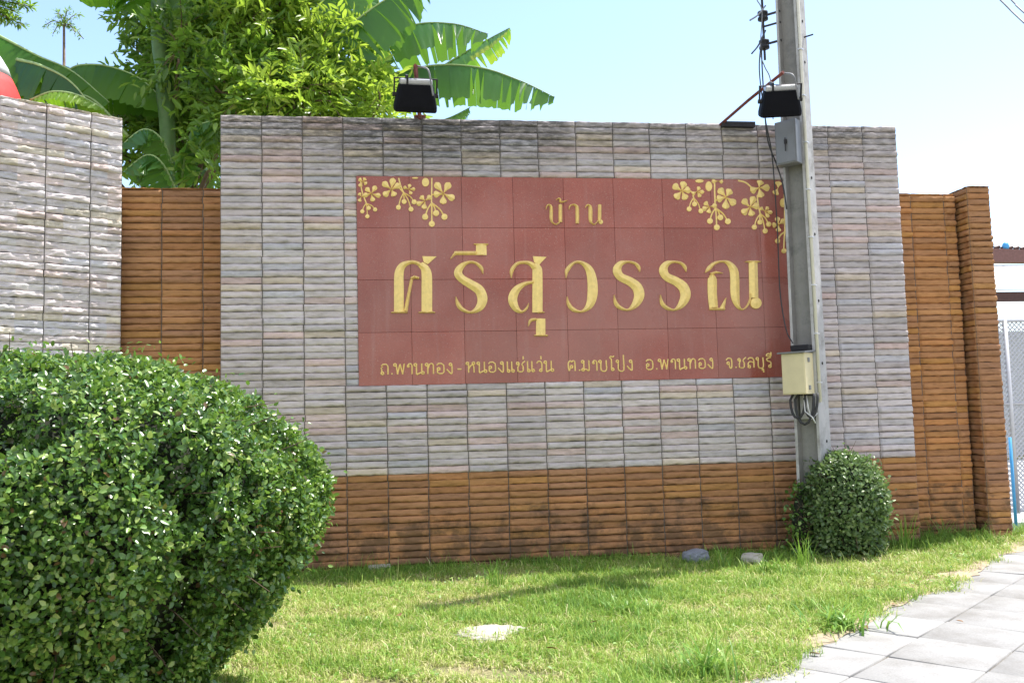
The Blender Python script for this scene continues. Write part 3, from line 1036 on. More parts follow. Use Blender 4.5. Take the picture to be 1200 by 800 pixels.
# grey switch box
gb = thing('switch_box', 'grey metal switch box strapped to the concrete pole level with the wall top', 'electrical box', POLE + Vector((0, 0, 4.03)), PR_Z)
MB().box((-.005, -hy0*.88-.085, .22), (.23, .13, .46), bev=.008).build('box_body', M['steel_grey'], gb)
MB().box((-.005, -hy0*.88-.153, .22), (.205, .010, .43), bev=.003).build('door', M['steel_grey'], gb)
MB().box((.0, -hy0*.88-.165, .22), (.028, .016, .045), bev=.003).tube([(.0, -hy0*.88-.173, .26), (.0, -hy0*.88-.175, .12)], .006, 6).build('handle', M['black_iron'], gb)

# beige meter box
bb = thing('meter_box', 'beige metal meter box with a small grey hood low on the concrete pole', 'electrical box', POLE + Vector((0, 0, 1.60)), PR_Z)
y0 = -hy0*.96
MB().box((-.02, y0-.10, .245), (.25, .20, .42), bev=.006).build('box_body', M['beige'], bb)
MB().box((-.02, y0-.2045, .245), (.235, .009, .40), bev=.003).build('door', M['beige'], bb)
MB().box((-.02, y0-.105, .467), (.30, .27, .016), Matrix.Rotation(R(4), 3, 'X')).build('hood', M['steel_grey'], bb)
for z in (.10, .38):
    MB().box((.109, y0-.115, z), (.012, .035, .045), bev=.002).build('hinge', M['steel_grey'], bb)
MB().box((.0, y0-.03, .51), (.20, .10, .06), bev=.01).build('cable_gland', M['black'], bb)
mb = MB()
for (a, r_, dz) in ((-.10, .08, -.21), (-.03, .10, -.28), (.04, .07, -.20)):
    pts = [(a-r_*.5+.05, y0-.08, .04)] + [(a-r_*math.cos(t)+.06, y0-.09-.02*math.sin(t), -.02+dz*math.sin(t)*.9) for t in np.linspace(0, math.pi, 9)] + [(a+r_+.06, y0-.08, .04)]
    mb.tube(pts, .013, 6)
mb.build('cable_loop', M['cable'], bb, True)
mb = MB()
mb.tube([(.05, y0-.08, .03), (.08, y0-.12, -.10), (.10, y0-.10, -.22), (.15, y0-.06, -.16)], .007, 6).tube([(.02, y0-.08, .03), (.05, y0-.13, -.14), (.12, y0-.12, -.20), (.14, y0-.10, -.26)], .007, 6)
mb.build('loose_wire', M['cable_white'], bb, True)
MB().box((.0, -hy0*.40-.02, -.10), (.15, .05, .24), bev=.006).build('back_plate', M['concrete'], bb)


def cable(name, label, pts, r, mat, group=None, cat='cable'):
    A = catmull([tuple(p) for p in pts], 8)
    o = MB().tube([tuple(p) for p in A], r, 6).build(name, mat, None, True)
    return tag(o, label, cat, group)


GC = 'service cables dropping beside the pole'
cable('service_cable', 'thin black cable hanging from the insulators and crossing the red panel beside the pole',
      [on_pole(892, 48, .42), on_pole(890, 85, .5), on_pole(897, 140, .45), on_pole(905, 185, .38), on_pole(911, 270, .30), on_pole(914, 340, .30), on_pole(921, 385, .42), on_pole(929, 402, .55)], .007, M['cable'], GC)
cable('service_cable', 'dark cable slanting down to the concrete pole just under the grey box',
      [on_pole(892, 50, .44), on_pole(894, 95, .4), on_pole(899, 160, .38), on_pole(909, 190, .36), on_pole(917, 215, .36), on_pole(922, 245, .44)], .008, M['cable'], GC)
cable('service_cable', 'pale grey cable looping from the top insulator down behind the pole floodlight',
      [on_pole(887, 0, .45), on_pole(893, 15, .44), on_pole(891, 60, .44), on_pole(896, 78, .44), on_pole(903, 95, .42), on_pole(906, 140, .40)], .006, M['cable_grey'], GC)
cable('cable_stub', 'cut cable stub pointing left below the second insulator on the pole', [on_pole(881, 63, .7), on_pole(889, 53, .58), on_pole(897, 36, .46)], .009, M['cable'], 'cut cable stubs on the pole')
cable('cable_stub', 'cut cable stub pointing left from the top insulator on the pole', [on_pole(879, 24, .7), on_pole(888, 18, .58), on_pole(897, 7, .46)], .009, M['cable_grey'], 'cut cable stubs on the pole')


# ------------------------------------------------------------------ floodlights on red oxide arms
def floodlight(label, foot, tip, yaw, tilt, plate):
    t = thing('floodlight', label, 'floodlight', foot, 0, 'floodlights over the sign')
    d = Vector(tip)-Vector(foot)
    MB().tube([(0, 0, -.02), tuple(d*.5), tuple(d), tuple(d+d.normalized()*.05)], .020, 4).build('arm', M['rust'], t)
    if plate:
        MB().box((.19, -.05, -.025), (.37, .06, .055)).build('wall_plate', M['black_iron'], t)
    else:
        MB().box((0, -.01, .008), (.12, .12, .014)).build('wall_plate', M['rust'], t)
    Q = Matrix.Translation(d + Vector((0, 0, -.10))) @ Matrix.Rotation(yaw, 4, 'Z') @ Matrix.Rotation(tilt, 4, 'X')
    # housing: loft of rounded rectangles, opening downwards
    sec = [(.385, .26, -.30), (.40, .275, -.285), (.40, .275, -.25), (.37, .25, -.17), (.335, .215, -.09), (.32, .20, -.055)]
    vs, fs = [], []
    nk = 16
    for (w, dp, z) in sec:
        for k_ in range(nk):
            a = 2*math.pi*(k_+.5)/nk
            cx, cy = math.cos(a), math.sin(a)
            e = .34
            vs.append(Q @ Vector((w/2*math.copysign(abs(cx)**e, cx), dp/2*math.copysign(abs(cy)**e, cy), z)))
    for i in range(len(sec)-1):
        for k_ in range(nk):
            fs.append((i*nk+k_, i*nk+(k_+1) % nk, (i+1)*nk+(k_+1) % nk, (i+1)*nk+k_))
    fs.append(tuple(range(len(vs)-nk, len(vs))))
    hs = MB().add(vs, fs).build('housing', M['lamp_black'], t)
    Q3 = Q.to_3x3()
    MB().box(Q @ Vector((0, 0, -.297)), (.36, .235, .008), Q3).build('glass', M['glass'], hs)
    MB().box(Q @ Vector((.0, 0, -.028)), (.305, .16, .055), Q3, .018).build('ballast_cover', M['alu'], t)
    MB().box(Q @ Vector((-.085, 0, -.012)), (.018, .17, .085), Q3).build('cover_strap', M['black'], t)
    mb = MB()
    for s in (-1, 1):
        mb.box(Q @ Vector((s*.200, 0, -.08)), (.014, .035, .15), Q3)
        mb.tube([Q @ Vector((s*.17, 0, -.15)), Q @ Vector((s*.215, 0, -.15))], .022, 8)
    mb.box(Q @ Vector((0, 0, -.002)), (.414, .035, .012), Q3)
    mb.build('yoke', M['black_iron'], t)
    A = catmull([tuple(d+Vector((.02, 0, .02))), tuple(Q @ Vector((.10, -.10, .09))), tuple(Q @ Vector((.13, -.13, -.03))), tuple(Q @ Vector((.15, -.15, -.14)))], 6)
    MB().tube([tuple(p) for p in A], .009, 6).build('lead', M['cable_grey'], t, True)
    return t


floodlight('black floodlight on a short red arm above the wall in front of banana leaves',
           at(492, 139, .02), at(487, 80, -.95), R(4), R(24), False)
floodlight('black floodlight beside the concrete pole on a long slanting red arm',
           at(843, 145, -.02), at(914, 88, -.95), R(-14), R(24), True)


# ------------------------------------------------------------------ foliage tools
LEAF_T = np.array([(0, 0, 0), (.33, -.5, .06), (.33, 0, -.04), (.33, .5, .06), (.72, -.38, .02), (.72, 0, -.07), (.72, .38, .02), (1, 0, -.14)])
LEAF_F = np.array([(0, 1, 2), (0, 2, 3), (1, 4, 5), (1, 5, 2), (2, 5, 6), (2, 6, 3), (4, 7, 5), (5, 7, 6)])


def unit(a): return a/(np.linalg.norm(a, axis=-1, keepdims=True)+1e-9)


def leaves(pos, dirs, nrm, L, Wd, rnd, T=LEAF_T, F=LEAF_F):
    d = unit(dirs)
    nn = unit(nrm - d*np.sum(nrm*d, 1, keepdims=True))
    s = np.cross(nn, d)
    V = (pos[:, None, :] + d[:, None, :]*(T[None, :, 0:1]*L[:, None, None]) + s[:, None, :]*(T[None, :, 1:2]*Wd[:, None, None])
         + nn[:, None, :]*(T[None, :, 2:3]*L[:, None, None]))
    k = len(T)
    FF = (F[None, :, :] + (np.arange(len(pos))*k)[:, None, None]).reshape(-1, F.shape[1])
    return V.reshape(-1, 3), FF, np.repeat(rnd, k)


def rand_dirs(n_, g=rng): return unit(g.normal(size=(n_, 3)))


def lump(P, freqs, g):
    """cheap smooth 3d noise from a few sines"""
    o = np.zeros(len(P))
    for f, a in freqs:
        for _ in range(3):
            k = g.normal(size=3)*f
            o += a*np.sin(P @ k + g.uniform(0, 6.28))
    return o


M['hedge'] = leaf_mat('hedge_leaves', [(.16, .085, .035), (.024, .066, .016), (.04, .108, .022), (.07, .165, .03), (.12, .245, .042), (.22, .35, .065), (.38, .47, .13)], (.30, .50, .06), .32, .25, .7)
M['shrub'] = leaf_mat('shrub_leaves', [(.035, .075, .03), (.06, .12, .04), (.12, .20, .07), (.22, .31, .12), (.34, .42, .2)], (.28, .45, .10), .36, .25, .6)
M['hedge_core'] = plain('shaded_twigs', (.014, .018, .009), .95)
M['twig'] = plain('twig_bark', (.12, .085, .055), .9)


def bush(name, label, cat, centre, rx, ry, zt, zc, low, nleaf, size, g, front=True, mat='hedge', p_up=2.2, twigs=160, loose=.012):
    t = thing(name, label, cat, (centre[0], centre[1], 0))
    d = rand_dirs(nleaf*3, g)
    d[:, 2] = np.where(d[:, 2] < -.96, -d[:, 2], d[:, 2])
    if front:
        keep = g.uniform(size=len(d)) < np.where(d[:, 1] > .45, .35, 1.)
        d = d[keep]
    d = d[:nleaf]

    def radius(d):
        up = d[:, 2] > 0
        hz = np.hypot(d[:, 0], d[:, 1])
        # upper half: superellipse; lower half: narrows towards the ground
        e = p_up
        q = np.where(up, ((hz)**e + (np.abs(d[:, 2]))**e)**(-1/e), 1.)
        X = d[:, 0]*q*rx
        Y = d[:, 1]*q*ry
        Z = zc + d[:, 2]*q*(zt-zc)
        s = np.clip(-d[:, 2], 0, 1)                # below the waist: s runs 0..1 down to the ground
        zl = zc*(1 - s)
        k = 1-(1-low)*(s**1.35)
        hz = np.maximum(hz, 1e-6)
        X = np.where(up, X, d[:, 0]/hz*rx*k)
        Y = np.where(up, Y, d[:, 1]/hz*ry*k)
        Z = np.where(up, Z, zl)
        return np.c_[X, Y, Z]
    P = radius(d)
    C0 = np.array([0, 0, zc])
    out = unit((P-C0)*np.array([1/rx, 1/ry, 1/(zt-zc)]))
    sc_ = 1 + (lump(P, [(2.2, .012), (6, .012), (14, .010)], g))
    hole = lump(P, [(5, .25), (10, .33), (19, .33)], g)
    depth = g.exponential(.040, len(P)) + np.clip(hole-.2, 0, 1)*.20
    P2 = C0 + (P-C0)*(sc_ - np.minimum(depth, .25))[:, None] + out*g.normal(0, loose, len(P))[:, None]
    stick = g.uniform(size=len(P)) < .02
    P2 += out*(stick*g.uniform(.02, .11, len(P)))[:, None]
    P2[:, 2] = np.maximum(P2[:, 2], .02)
    dirs = out*.55 + rand_dirs(len(P), g)*1.0 + np.array([0, 0, .15])
    nr = out*.9 + rand_dirs(len(P), g)*.75 + np.array([0, 0, .35])
    L = size*g.uniform(.65, 1.35, len(P))
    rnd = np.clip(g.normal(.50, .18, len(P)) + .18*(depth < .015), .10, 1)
    rnd = np.where(g.uniform(size=len(P)) < .012, 0., rnd)
    V, F, rr_ = leaves(P2, dirs, nr, L, L*g.uniform(.5, .68, len(P)), rnd)
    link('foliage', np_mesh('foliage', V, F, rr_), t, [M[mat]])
    # solid inner core, shade among the twigs put into its near-black colour
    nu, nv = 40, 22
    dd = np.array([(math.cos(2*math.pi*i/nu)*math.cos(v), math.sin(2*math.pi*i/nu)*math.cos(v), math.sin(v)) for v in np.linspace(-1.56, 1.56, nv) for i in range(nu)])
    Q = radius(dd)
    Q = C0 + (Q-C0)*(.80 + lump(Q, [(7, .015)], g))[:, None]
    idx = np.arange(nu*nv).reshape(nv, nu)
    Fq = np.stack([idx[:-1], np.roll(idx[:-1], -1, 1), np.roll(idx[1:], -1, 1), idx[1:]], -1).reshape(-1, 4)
    link('shaded_core', np_mesh('shaded_core', Q, Fq), t, [M['hedge_core']], True)
    mb = MB()
    for i in g.choice(len(P), twigs, replace=False):
        if P[i, 2] < .1: continue
        a = C0 + (P[i]-C0)*.8
        b_ = C0 + (P[i]-C0)*(1.0+g.uniform(-.03, .045)) + g.normal(0, .05, 3)
        mb.tube([a, (a+b_)/2+g.normal(0, .02, 3), b_], [.004, .0032, .0018], 5)
    tag(mb.build('branch', M['twig'], t), kind='stuff')
    return t


hc = CAM + ray(30, 590)*4.85
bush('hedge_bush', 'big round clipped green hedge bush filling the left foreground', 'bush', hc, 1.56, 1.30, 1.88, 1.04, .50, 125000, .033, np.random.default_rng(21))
sb = ground(992, 655)
bush('round_shrub', 'small round leafy shrub at the foot of the concrete pole', 'shrub', (sb.x+.13, sb.y+.20, 0), .405, .38, 1.03, .52, .82, 9000, .042, np.random.default_rng(22), twigs=110, p_up=2.3, loose=.026, mat='shrub')

cb_ = ground(941, 655)
bush('creeper', 'dark leafy creeper climbing the left foot of the concrete pole', 'plant', (cb_.x+.07, cb_.y+.18, 0), .10, .11, .74, .28, .9, 520, .046, np.random.default_rng(23), twigs=102, p_up=1.7, loose=.05)

# ------------------------------------------------------------------ banana plants
M['banana'] = leaf_mat('banana_leaf', [(.025, .10, .032), (.05, .15, .04), (.10, .21, .045), (.42, .46, .05)], (.34, .66, .05), .34, .42, .5)
M['banana_backlit'] = leaf_mat('backlit_banana_leaf', [(.03, .11, .02), (.06, .17, .025), (.13, .26, .03), (.32, .45, .04)], (.38, .72, .03), .4, .55, .4)
M['banana_rib'] = plain('banana_rib', (.30, .42, .16), .5)
M['pseudostem'] = plain('banana_stem', (.10, .20, .06), .6, 0, .35, 5, .3, dirt=(.12, .10, .05))


def banana_leaf(parent, rib, width, hang, g, loc, tears=.16, shade=.35, yellow=0., mat='banana'):
    """rib: control points (world); hang: how far each half falls below the rib; torn across between the veins"""
    A = catmull([tuple(Vector(p)-Vector(loc)) for p in rib], 14)
    n_ = len(A)
    s = np.linspace(0, 1, n_)
    wprof = width*1.12*np.clip(np.sin(np.pi*np.clip(s*.97+.03, 0, 1)**.8), .02, 1)**.5
    tan = unit(np.gradient(A, axis=0))
    side0 = unit(np.cross(tan, np.array([0, 0, 1.])))
    V, F, rn = [], [], []
    NC = 5
    for sg in (-1, 1):
        ha = hang[0] if sg < 0 else hang[1]
        seg = []
        a0 = 0
        while a0 < n_-1:
            ln = int(g.integers(2, 9))
            seg.append((a0, min(n_-1, a0+ln)))
            a0 += ln
        for (i0, i1) in seg:
            torn = g.uniform() < tears*2
            dh = g.normal(0, .13) if torn else g.normal(0, .03)
            shift = g.uniform(.0, .5) if torn else 0.
            k0 = len(V)
            rv = np.clip(shade+g.normal(0, .09), 0, .8)
            for i in range(i0, i1+1):
                up = unit(np.cross(side0[i], tan[i]))
                ang = ha + dh
                dr = side0[i]*sg*math.cos(ang) - up*math.sin(ang)
                for c_ in range(NC):
                    u = c_/(NC-1)
                    fall = -.25*u*u*wprof[i]*math.sin(max(0, ang))*0
                    wi = wprof[i]*(1 + .02*g.normal())
                    squeeze = (i-(i0+i1)/2)/max(1, (i1-i0))*((-.020*(1+shift*4)) if torn else -.002)*u
                    p = A[i] + dr*wi*u + np.array([0, 0, -1.])*(.22*u*u*wi) + tan[i]*(.22*wi*u + squeeze*2)
                    p = p + up*.012*math.sin(i*2.1+c_)
                    V.append(p)
                    edge = 1. if (u > .5 and yellow and s[i] > .35) else 0.
                    rn.append(min(1., rv + edge*yellow))
            m_ = i1-i0+1
            for i in range(m_-1):
                for c_ in range(NC-1):
                    q = (k0+i*NC+c_, k0+(i+1)*NC+c_, k0+(i+1)*NC+c_+1, k0+i*NC+c_+1)
                    F.append(q if sg > 0 else q[::-1])
    o = link('leaf', np_mesh('leaf', np.array(V), np.array(F), rn), parent, [M[mat]], True)
    rs = list(np.linspace(.022, .005, n_))
    MB().tube([tuple(p) for p in A], rs, 6).build('midrib', M['banana_rib'], o, True)
    return o


def pseudostem(parent, pts, r0, r1):
    A = catmull(pts, 5)
    rs = [r0+(r1-r0)*i/(len(A)-1) + .012*math.sin(i*1.7) for i in range(len(A))]
    MB().tube([tuple(p) for p in A], rs, 12).build('pseudostem', M['pseudostem'], parent, True)


g = np.random.default_rng(31)
# right of the floodlight: long leaves reaching over the wall
base = at(375, 300, 2.6); base.z = 0
b1 = thing('banana_plant', 'banana plant behind the wall whose long torn leaves reach over the left floodlight', 'banana plant', base)
pseudostem(b1, [(0, 0, 0), (.05, 0, 2.2), (.12, .05, 4.4), (.2, .05, 5.2)], .15, .08)
banana_leaf(b1, [at(392, 120, 2.5), at(425, 62, 2.3), at(480, 31, 2.1), at(530, 28, 2.0), at(572, 40, 1.9)], .40, (R(75), R(62)), g, base, .30, .28)
banana_leaf(b1, [at(500, 90, 2.9), at(545, 62, 2.7), at(575, 45, 2.55), at(597, 33, 2.4)], .24, (R(55), R(45)), g, base, .08, .30, .7)
banana_leaf(b1, [at(395, 150, 2.4), at(438, 98, 2.1), at(500, 78, 1.9), at(560, 79, 1.7), at(610, 95, 1.6), at(650, 114, 1.5)], .38, (R(80), R(68)), g, base, .25, .25)
banana_leaf(b1, [at(372, 85, 1.25), at(392, 48, 1.2), at(420, 22, 1.15), at(462, -6, 1.1), at(500, -20, 1.1)], .44, (R(62), R(78)), g, base, .42, .16)
banana_leaf(b1, [at(352, 40, 1.5), at(375, 5, 1.5), at(400, -12, 1.5), at(440, -30, 1.5)], .40, (R(40), R(70)), g, base, .2, .5)
banana_leaf(b1, [at(440, 190, 2.6), at(500, 150, 2.6), at(530, 137, 2.5), at(551, 126, 2.5)], .15, (R(50), R(40)), g, base, .05, .4)
banana_leaf(b1, [at(452, 70, 3.1), at(446, 20, 3.1), at(440, -15, 3.1), at(425, -60, 3.1)], .28, (R(60), R(50)), g, base, .25, .35)

# left group
base = at(198, 300, 1.9); base.z = 0
b2 = thing('banana_plant', 'banana plant with a thick green stem rising behind the recessed brown wall', 'banana plant', base)
top = at(184, -30, 1.9)
pseudostem(b2, [(0, 0, 0), (0, 0, 2.0), tuple((at(197, 170, 1.9)-base)), tuple(at(188, 60, 1.9)-base), tuple(top-base)], .115, .085)
banana_leaf(b2, [at(186, 20, 1.9), at(165, -20, 1.8), at(125, -30, 1.7), at(90, -5, 1.6)], .34, (R(45), R(60)), g, base, .2, .35, mat='banana_backlit')
banana_leaf(b2, [at(190, 10, 1.9), at(215, -40, 2.0), at(260, -50, 2.2), at(310, -20, 2.3)], .40, (R(45), R(60)), g, base, .2, .4, mat='banana_backlit')
banana_leaf(b2, [at(205, 205, 1.2), at(190, 165, 1.1), at(168, 152, 1.0), at(140, 172, .9)], .26, (R(35), R(20)), g, base, .12, .12, mat='banana')
banana_leaf(b2, [at(212, 215, 1.2), at(218, 175, 1.0), at(228, 150, .95), at(246, 142, .9)], .2, (R(35), R(50)), g, base, .05, .35, mat='banana')
banana_leaf(b2, [at(205, 222, 1.0), at(190, 192, .9), at(172, 182, .85), at(146, 200, .8)], .34, (R(38), R(28)), g, base, .12, .08, mat='banana')
base = at(60, 300, 2.6); base.z = 0
b3 = thing('banana_plant', 'banana plant with broad backlit leaves showing above the angled grey wall', 'banana plant', base)
pseudostem(b3, [(0, 0, 0), (0, 0, 2.4), (.05, 0, 4.3)], .15, .09)
banana_leaf(b3, [at(62, 175, 2.6), at(20, 80, 2.3), at(-20, 40, 2.2), at(-80, 30, 2.1)], .40, (R(45), R(50)), g, base, .1, .55, mat='banana_backlit')
banana_leaf(b3, [at(-40, 22, 2.1), at(10, 48, 1.9), at(45, 66, 1.8), at(85, 84, 1.7), at(128, 120, 1.6)], .46, (R(78), R(50)), g, base, .08, .42, mat='banana_backlit')
banana_leaf(b3, [at(60, 160, 2.4), at(75, 90, 2.2), at(110, 76, 2.1), at(160, 90, 2.0), at(200, 125, 1.9)], .44, (R(70), R(55)), g, base, .1, .3, mat='banana_backlit')
banana_leaf(b3, [at(150, 160, 1.6), at(110, 118, 1.5), at(80, 112, 1.4), at(45, 126, 1.3)], .26, (R(65), R(20)), g, base, .05, .75, mat='banana_backlit')
banana_leaf(b3, [at(0, 130, 2.0), at(20, 96, 2.0), at(40, 104, 1.9), at(60, 130, 1.8)], .20, (R(65), R(45)), g, base, .05, .2, mat='banana_backlit')

banana_leaf(b3, [at(20, 70, 1.7), at(50, 78, 1.5), at(85, 98, 1.4), at(118, 140, 1.3)], .34, (R(80), R(70)), g, base, .15, .15, mat='banana')
banana_leaf(b3, [at(36, 118, 1.1), at(62, 108, 1.05), at(92, 112, 1.0), at(122, 128, .95)], .15, (R(60), R(35)), g, base, .05, .8, mat='banana_backlit')

# ------------------------------------------------------------------ leafy trees behind the wall
M['tree_bright'] = leaf_mat('sunny_tree_leaves', [(.05, .13, .02), (.13, .25, .03), (.22, .36, .05), (.34, .46, .07), (.48, .54, .13)], (.58, .78, .07), .36, .50, .5)
M['tree_dark'] = leaf_mat('deep_green_leaves', [(.025, .075, .018), (.055, .14, .025), (.10, .21, .03), (.19, .31, .045), (.30, .40, .09)], (.42, .68, .06), .34, .46, .6)


def tree(name, label, base, blobs, nspray, per, L, wr, mat, g, trunk_r=.07, droop=.25, twigs=True):
    """tapered trunk, limbs to every clump, and sprays of leaves along short twigs"""
    t = thing(name, label, 'tree', base)
    B0 = np.array(base)
    vol = np.array([b_[1][0]*b_[1][1]*b_[1][2] for b_ in blobs])**.75
    which = g.choice(len(blobs), nspray, p=vol/vol.sum())
    C = np.array([tuple(b_[0]) for b_ in blobs])[which] - B0
    Rr = np.array([b_[1] for b_ in blobs])[which]
    d = rand_dirs(nspray, g)
    rad = g.uniform(.25, 1.0, nspray)**.45
    P = C + d*Rr*rad[:, None]*(1+.22*lump(d, [(3, .3)], g))[:, None]
    ax = unit(d*.8 + rand_dirs(nspray, g)*.7 + np.array([0, 0, .35-droop]))
    tl = L*g.uniform(2.0, 3.4, nspray)
    k = np.arange(per)
    f = (k+.5)/per
    pos = P[:, None, :] + ax[:, None, :]*(tl[:, None]*f[None, :])[..., None]
    pos[..., 2] -= (droop*tl[:, None]*f[None, :]**2)
    sd = unit(np.cross(ax, rand_dirs(nspray, g)))
    sgn = np.where(k % 2 == 0, 1., -1.)
    dirs = ax[:, None, :]*.75 + sd[:, None, :]*sgn[None, :, None]*.8 + g.normal(0, .28, (nspray, per, 3)) + np.array([0, 0, -droop*.5])
    nr = np.cross(ax, sd)[:, None, :] + np.array([0, 0, .8]) + g.normal(0, .35, (nspray, per, 3))
    N = nspray*per
    Ls = (L*g.uniform(.6, 1.25, (nspray, per))).reshape(-1)
    tone = np.clip(g.normal(.45, .2, nspray)[:, None] + g.normal(0, .12, (nspray, per)), 0, 1).reshape(-1)
    V, F, rr_ = leaves(pos.reshape(N, 3), dirs.reshape(N, 3), nr.reshape(N, 3), Ls, Ls*wr, tone)
    link('crown', np_mesh('crown', V, F, rr_), t, [M[mat]])
    mb = MB()
    cz = np.array([tuple(b_[0]) for b_ in blobs]) - B0
    top = cz.mean(0)
    mb.tube([(0, 0, -.05), (top[0]*.15, top[1]*.15, top[2]*.35), (top[0]*.45, top[1]*.45, top[2]*.7), tuple(top)], [trunk_r*1.25, trunk_r, trunk_r*.75, trunk_r*.4], 9)
    tr = mb.build('trunk', M['bark'], t, True)
    mb = MB()
    for c_ in cz:
        a = top*.62
        mb.tube([tuple(a), tuple((a+c_)/2 + g.normal(0, .08, 3) + np.array([0, 0, .1])), tuple(c_)], [trunk_r*.5, trunk_r*.35, trunk_r*.14], 6)
    if twigs:
        for i in g.choice(nspray, min(260, nspray), replace=False):
            a = C[i]*.5 + P[i]*.5
            mb.tube([tuple(a), tuple(P[i]), tuple(P[i]+ax[i]*tl[i]*.8 - np.array([0, 0, droop*tl[i]*.6]))], [.010, .007, .003], 4)
    mb.build('limb', M['bark'], tr)
    return t


def blob(px, py, y, r): return (at(px, py, y), r)


g = np.random.default_rng(41)
base = at(330, 300, 2.0); base.z = 0
tree('leafy_tree', 'bright yellow green tree crowding over the wall left of the left floodlight', tuple(base),
     [blob(310, 60, 1.9, (.75, .6, .75)), blob(385, 75, 1.7, (.55, .5, .50)), blob(410, 118, 1.4, (.42, .4, .28)), blob(345, 118, 1.2, (.6, .5, .35)),
      blob(350, 10, 2.1, (.55, .6, .5)), blob(320, -90, 2.4, (1.0, .9, .8)), blob(445, 122, 1.2, (.2, .3, .18))],
     2300, 9, .14, .30, 'tree_bright', g, .07, .25)
base = at(215, 300, 3.2); base.z = 0
tree('leafy_tree', 'dark green tree in the gap above the recessed brown wall behind the banana stem', tuple(base),
     [blob(240, 60, 2.6, (.55, .5, .8)), blob(290, 20, 2.4, (.55, .5, .6)), blob(285, 115, 1.3, (.42, .4, .5)), blob(165, 150, 3.2, (.6, .4, .5)), blob(225, 150, 2.8, (.6, .5, .6)), blob(185, 15, 2.8, (.38, .4, .35)),
      blob(200, 100, 3.2, (.5, .4, .7)), blob(252, 200, 1.0, (.16, .2, .22)), blob(225, -80, 3.0, (.8, .8, .6)), blob(110, 128, 3.3, (.5, .3, .22)), blob(55, 122, 3.4, (.45, .3, .25)), blob(210, 60, 1.5, (.2, .2, .5))],
     2600, 9, .15, .32, 'tree_dark', g, .08, .2)


# feathery far trees at the upper left
def feather_tree(label, base, tips, g, leafs=26):
    t = thing('feathery_tree', label, 'tree', tuple(base))
    B0 = np.array(base)
    pos, dr, nr = [], [], []
    mb = MB()
    hub = np.array(tips[0]) - B0
    mb.tube([(0, 0, 0), tuple(hub*.5+np.array([.1, 0, 0])), tuple(hub)], [.09, .05, .02], 7)
    tr = mb.build('trunk', M['bark'], t, True)
    mb = MB()
    for tip in tips[1:]:
        b_ = np.array(tip)-B0
        mid = (hub+b_)/2 + np.array([0, 0, .08])
        A = catmull([hub, mid, b_], 7)
        mb.tube([tuple(p) for p in A], [.008]*len(A), 4)
        for p, q in zip(A[:-1], A[1:]):
            ax = unit(q-p)
            for _ in range(leafs):
                sd = rand_dirs(1, g)[0]
                pos.append(p+(q-p)*g.uniform()+sd*.03)
                dr.append(ax*.6+sd)
                nr.append(np.array([0, 0, 1.])+g.normal(0, .3, 3))
    mb.build('limb', M['bark'], tr)
    N = len(pos)
    L = g.uniform(.07, .15, N)*(.55 if leafs < 6 else 1.)
    V, F, rr_ = leaves(np.array(pos), np.array(dr), np.array(nr), L, L*.28, g.uniform(0, 1, N))
    link('crown', np_mesh('crown', V, F, rr_), t, [M['tree_dark']])
    return t


g = np.random.default_rng(51)
b_ = at(66, 300, 7.0); b_.z = 0
feather_tree('slender young tree with a small flat feathery top against the blue sky', b_,
             [at(75, 30, 7), at(52, 30, 7), at(66, 16, 7), at(80, 12, 7), at(96, 18, 7), at(88, 38, 7), at(62, 40, 7.2), at(98, 46, 7.2)], g, 4)
b_ = at(-90, 300, 7.5); b_.z = 0
feather_tree('tall feathery tree whose dark branch tips enter the upper left corner', b_,
             [at(-60, 0, 7.5), at(38, 8, 7.5), at(28, 30, 7.4), at(22, -6, 7.5), at(10, 24, 7.5), at(18, 14, 7.6), at(-30, -50, 7.5)], g, 22)

# ------------------------------------------------------------------ red and white canopy
cb = at(-28, 300, .9); cb.z = 0
zr = at(0, 119, .9).z
can = thing('garden_canopy', 'red and white domed canopy peeking over the top of the left wall', 'canopy', cb)
MB().tube([(0, 0, 0), (0, 0, zr+.5)], .03, 8).build('post', M['galv'], can)
MB().lathe([(.43, -.25), (.425, -.05), (.40, .05), (.355, .17), (.31, .265)], (0, 0, zr), 28).build('red_skirt', M['red'], can, True)
MB().lathe([(.309, .265), (.27, .38), (.20, .50), (.10, .60), (.02, .64)], (0, 0, zr), 28).build('white_top', M['white'], can, True)

# ------------------------------------------------------------------ house, gate, wires at the right edge
hy = 14.
hb = at(1168, 400, hy); hb.z = 0
h = thing('house', 'low house with a brown ridged roof and a white awning beyond the right wall', 'house', hb)
x0, x1 = -1.2, 8.


def hz(px, py, y=hy): return at(px, py, y).z


zr1, zr0 = hz(1175, 291), hz(1175, 306)
MB().add([(x0, 1.2, zr0), (x1, 1.2, zr0-.02), (x1, 3.0, zr1+.9), (x0, 3.0, zr1+.9), (x0, 3.2, zr0), (x1, 3.2, zr0)],
         [(0, 1, 2, 3), (0, 3, 4), (1, 5, 2), (3, 2, 5, 4)])
mb = MB()
mb.add([(x0, 0, zr0), (x1, 0, zr0-.12), (x1, .0, zr1-.30), (x0+.8, 0, zr1+.02), (x0, .3, zr0), (x1, .3, zr0-.12), (x1, .3, zr1-.30), (x0+.8, .3, zr1+.02)],
       [(0, 1, 2, 3), (4, 7, 6, 5), (0, 3, 7, 4), (3, 2, 6, 7), (1, 5, 6, 2), (0, 4, 5, 1)])
rf = mb.build('roof', M['roof'], h)
mb = MB()
for i in range(22):
    x = x0+.85+i*.2
    mb.tube([(x, .15, zr1+.02-.32*(x-x0-.8)/(x1-x0-.8)+.04), (x+.14, .15, zr1+.0-.32*(x-x0-.8)/(x1-x0-.8)+.10)], .05, 6)
mb.build('ridge_tile', M['fascia'], rf)
